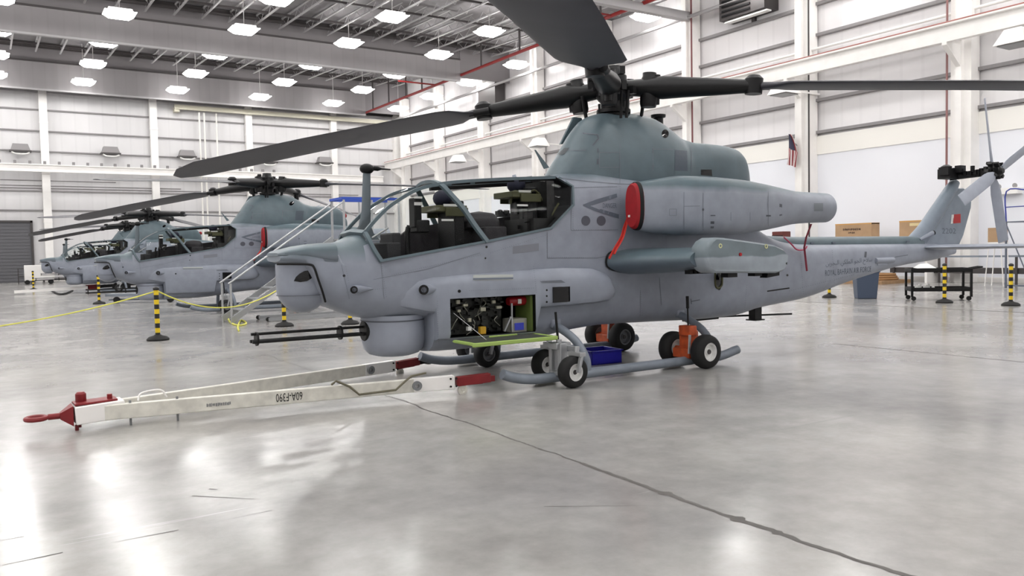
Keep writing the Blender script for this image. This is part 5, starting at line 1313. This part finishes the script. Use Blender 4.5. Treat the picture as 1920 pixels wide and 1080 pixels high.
# ------------------------------------------------------------------ high-level things
# crane runway along the right wall, pipes on top
tag(MB().bbox(32.6, 32.9, 5, 73.2, 9.70, 9.76).bbox(32.72, 32.78, 5, 73.2, 9.76, 10.35).bbox(32.5, 33.0, 5, 73.2, 10.35, 10.42).build('crane_runway_beam', M_white), 'long white crane runway beam along the right wall', 'beam')
for y_ in (10.3, 18.2, 25.95, 33.7, 41.4, 49.1, 56.8, 64.5, 71.5):
    tag(MB().prism([(33.84, y_-.1, 9.70), (32.6, y_-.1, 9.70), (32.6, y_-.1, 9.58), (33.84, y_-.1, 8.7)], (0, .2, 0)).build('crane_bracket', M_white), 'white bracket under the crane runway beam on a right wall column', 'bracket', 'brackets under the right crane runway')
tag(MB().tube([(32.6, 5, 10.46), (32.6, 73, 10.46)], .04, 8).build('sprinkler_main', mat('faded_red_pipe', (150, 92, 84), .5)), 'red pipe lying along the top of the crane runway beam', 'pipe')
tag(MB().tube([(32.85, 5, 10.45), (32.85, 73, 10.45)], .03, 8).build('gas_pipe', M_yellowpipe), 'yellow pipe running above the right crane runway beam', 'pipe')
tag(MB().tube([(34.1, 5, 11.15), (34.1, 72, 11.15)], .07, 8).build('air_pipe', M_white), 'thin white pipe on the right wall above the crane runway', 'pipe')
tag(MB().tube([(33.6, 5, 14.6), (33.6, 73, 14.6)], .11, 8).build('roof_pipe', M_joist), 'long pale pipe under the roof edge above the right wall', 'pipe')
# red sprinkler line with hangers
t = thing('sprinkler_pipe', 'dark red sprinkler pipe with hangers under the roof near the right wall', 'pipe', (0, 0, 0))
MB().tube([(30.3, 20, 14.9), (30.3, 72.5, 14.9)], .11, 8).build('main_pipe', M_redpipe, t)
for y_ in (24, 29, 34.4, 37.0, 42.3, 45.5, 50.5, 56.0, 60.0, 63, 66.5, 70.0):
    MB().tube([(30.3, y_, 14.9), (30.3, y_, roof_z(y_)-.1)], .07, 8).build('hanger', M_darksteel, t)
for y_ in (36.0, 57.5): MB().tube([(27, y_, 14.9), (30.3, y_, 14.9)], .06, 8).build('branch_pipe', M_redpipe, t)
# runway along the far wall with its clips
t = thing('crane_runway_beam', 'white crane runway beam with clips along the far wall', 'beam', (0, 0, 0))
MB().bbox(XB, 32, YL-1.6, YL-1.3, 8.45, 8.52).bbox(XB, 32, YL-1.47, YL-1.42, 8.5, 8.98).bbox(XB, 32, YL-1.6, YL-1.3, 8.96, 9.04).build('girder', M_white, t)
for i in range(22):
    MB().box((1.0+i*.98, YL-1.45, 9.16), (.18, .25, .22)).build('clip', M_girt, t)
tag(MB().bbox(13.6, 33, 72.6, 72.95, 14.12, 14.2).bbox(13.6, 33, 72.75, 72.8, 14.2, 14.5).bbox(13.6, 14.0, 72.7, 73.45, 13.9, 14.3).bbox(32.2, 32.6, 72.7, 73.45, 13.9, 14.3).build('crane_bridge', mat('cream_crane_paint', (206, 202, 184), .5)), 'cream coloured crane bridge high on the far wall', 'crane')
b = MB()
for x_ in (15.6, 16.0, 17.0): b.tube([(x_, 72.9, 0), (x_, 72.9, 14)], .07, 8)
tag(b.build('riser_pipes', M_warmwhite), 'pale vertical riser pipes on the far wall between the second and third columns', 'pipe', None, 'stuff')
for i, (x0, x1, z) in enumerate(((1.0, 9.0, 7.9), (-3, 14, 7.5), (0.8, 30, 7.3))):
    conduit([(x0, 73.4, z), (x1, 73.4, z)], .035, M_girt, ['upper short', 'middle', 'lowest long'][i]+' grey conduit on the far wall under the runway')
# heaters on the far wall
LAB = ['leftmost', 'second from the left', 'third from the left', 'fourth from the left', 'rightmost']
for i, (px, py) in enumerate(((38, 280), (207, 285), (350, 291), (503, 302), (608, 303))):
    q = on_y(px, py, 72.6)
    t = thing('wall_heater', 'grey hooded heater on the far wall, %s of five' % LAB[i], 'heater', (q.x, 72.6, q.z), 0, 'hooded heaters on the far wall')
    b = MB(); b.loft([[V((-.66, -.45, -.12)), V((.66, -.45, -.12)), V((.66, .35, -.12)), V((-.66, .35, -.12))], [V((-.5, -.3, .40)), V((.5, -.3, .40)), V((.5, .35, .40)), V((-.5, .35, .40))]]); b.build('hood', M_girt, t)
    b = MB(); b.bbox(-.72, .72, -.5, .4, -.2, -.1); b.build('lip', M_darksteel, t)
    b = MB(); b.tube(spline([(-.6, -.4, -.25), (-.3, -.4, -.38), (.3, -.4, -.38), (.6, -.4, -.25)], 4), .07, 8); b.build('burner_tube', M_strip, t)
    MB().bar((0, .3, .2), (0, .85, .2), .1, .1).build('bracket', M_girt, t)
# flood lamps on the right wall (off, seen from below)
for i, (px, py, lab) in enumerate(((1470, 170, 'white floodlight fixture under the right rotor blade, on the right wall'), (1010, 270, 'white floodlight fixture right of the canopy arch, on the right wall'), (858, 300, 'white floodlight fixture farthest along the right wall, above the canopy arch'), (1905, 75, 'white floodlight fixture at the upper right edge of the right wall'))):
    q = on_x(px, py, 31.9)
    t = thing('flood_lamp', lab, 'lamp', q, 0, 'floodlights on the right wall')
    b = MB(); b.loft([[V((-.55, -.55, -.18)), V((.55, -.55, -.18)), V((.55, .55, -.18)), V((-.55, .55, -.18))], [V((-.25, -.3, .4)), V((.35, -.3, .4)), V((.35, .3, .4)), V((-.25, .3, .4))]]); b.build('housing', M_white, t)
    MB().bbox(-.45, .45, -.45, .45, -.22, -.185).build('lens', mat('grey_lens', (120, 120, 120), .3), t)
    MB().bar((.2, 0, .05), (2.62, 0, .05), .08, .08).build('arm', M_white, t)
# dark louvre unit at the top of the right wall
q = on_x(1392, 8, 33.6)
t = thing('air_louvre', 'dark grey air louvre unit high on the right wall near the top edge', 'vent', q)
MB().bbox(-.1, .99, -1.5, 1.5, -.55, .9).build('housing', M_darksteel, t)
b = MB()
for i in range(5): b.bbox(-.16, -.1, -.6, 1.3, -.4+i*.25, -.3+i*.25)
b.build('slats', M_black, t)
MB().bbox(-.14, .2, -1.7, 1.1, -.75, -.68).build('drip_tray', M_strip, t)
MB().bbox(.8, .98, -.1, .1, -(q.z-13.46), -.5).build('bracket', M_darksteel, t)
# dark roof vents by the corner
q = on_x(920, 178, 34.0)
tag(MB().bbox(33.6, 34.5, q.y-1.3, q.y+1.3, q.z-.9, q.z+1.0).build('wall_vent', M_darksteel), 'dark square vent high on the right wall behind the left rotor blade', 'vent')
# ------------------------------------------------------------------ high-bay lamps
M_lamp = mat('lit_lamp_lens', (255, 252, 248), .5, emit=(252, 250, 248), strength=LAMP)
M_hous = mat('lamp_housing', (200, 198, 196), .5)
lamp0 = None
ROWS = ['row nearest the far wall', 'second row from the far wall', 'third row from the far wall', 'fourth row from the far wall', 'fifth row from the far wall', 'sixth row from the far wall', 'seventh row from the far wall']
ORD = ['leftmost', 'second from the left', 'third from the left', 'fourth from the left', 'fifth from the left', 'rightmost']
def hang(t):
    for c in t.children:
        if c.name.startswith('hanger_rod'):
            k_ = (roof_z(t.location.y)-15.27)/1.0; c.scale.z = k_; c.location.z = .28-.28*k_
def lamp(x, y, label, group):
    global lamp0
    if lamp0 is None:
        t = thing('high_bay_lamp', label, 'lamp', (x, y, 15), 0, group)
        b = MB(); b.loft([[V((sx_*.50, sy_*.40, -.12)) for sx_, sy_ in ((-1, -1), (1, -1), (1, 1), (-1, 1))], [V((sx_*.80, sy_*.62, .12)) for sx_, sy_ in ((-1, -1), (1, -1), (1, 1), (-1, 1))]])
        b.build('lens', M_lamp, t, smooth=0)
        b = MB(); b.bbox(-.6, .6, -.45, .45, .12, .30); b.build('housing', M_hous, t)
        MB().tube([(0, 0, .28), (0, 0, 1.28)], .02, 6).build('hanger_rod', M_hous, t)
        lamp0 = t; hang(t); return t
    t = lamp0.copy(); COL.objects.link(t); t.location = (x, y, 15); t['label'] = label; t['group'] = group
    for ch in list(lamp0.children):
        c = ch.copy(); COL.objects.link(c); c.parent = t
    hang(t)
    return t
LX = [0.9, 6.6, 13.3, 19.85, 26.3, 32.6]; LYs = [69.5, 62.8, 56.3, 49.4, 42.8, 35.6, 29.0]
for j, y in enumerate(LYs):
    for i, x in enumerate(LX):
        p_ = V((x, y, 15))-EYE; z_ = p_.dot(_F); u_, v_ = 960+FPX*p_.dot(CR)/z_, 540-FPX*p_.dot(CU)/z_
        vis = -25 < u_ < 1945 and v_ > -12
        lamp(x, y, 'lit high-bay lamp, %s in the %s' % (ORD[i], ROWS[j]) if vis else 'lit high-bay lamp hanging above the upper edge of the view', 'high-bay lamps under the roof')
for y in (22.4, 15.8, 9.2, 2.6, -4.0, -10.6):
    for x in [-18.5, -12, -5.6]+LX: lamp(x, y, 'lit high-bay lamp hanging above the upper edge of the view', 'high-bay lamps under the roof')
for y in LYs:
    for x in (-18.5, -12, -5.6): lamp(x, y, 'lit high-bay lamp hanging above the upper edge of the view', 'high-bay lamps under the roof')

# ------------------------------------------------------------------ light and view
w = bpy.data.worlds.new('world'); scene.world = w; w.use_nodes = True
w.node_tree.nodes['Background'].inputs['Color'].default_value = (0.8, 0.85, 0.9, 1)
w.node_tree.nodes['Background'].inputs['Strength'].default_value = 0.3
vs = scene.view_settings
scene.display_settings.display_device = 'sRGB'
vs.view_transform = 'Standard'; vs.look = 'None'; vs.gamma = 1.0; vs.use_curve_mapping = False
vs.exposure = EXPO
scene.cycles.max_bounces = 8; scene.cycles.diffuse_bounces = 5; scene.cycles.glossy_bounces = 4; scene.cycles.transparent_max_bounces = 16
scene.cycles.use_denoising = True
scene.cycles.sample_clamp_indirect = 8
scene.cycles.caustics_reflective = False; scene.cycles.caustics_refractive = False
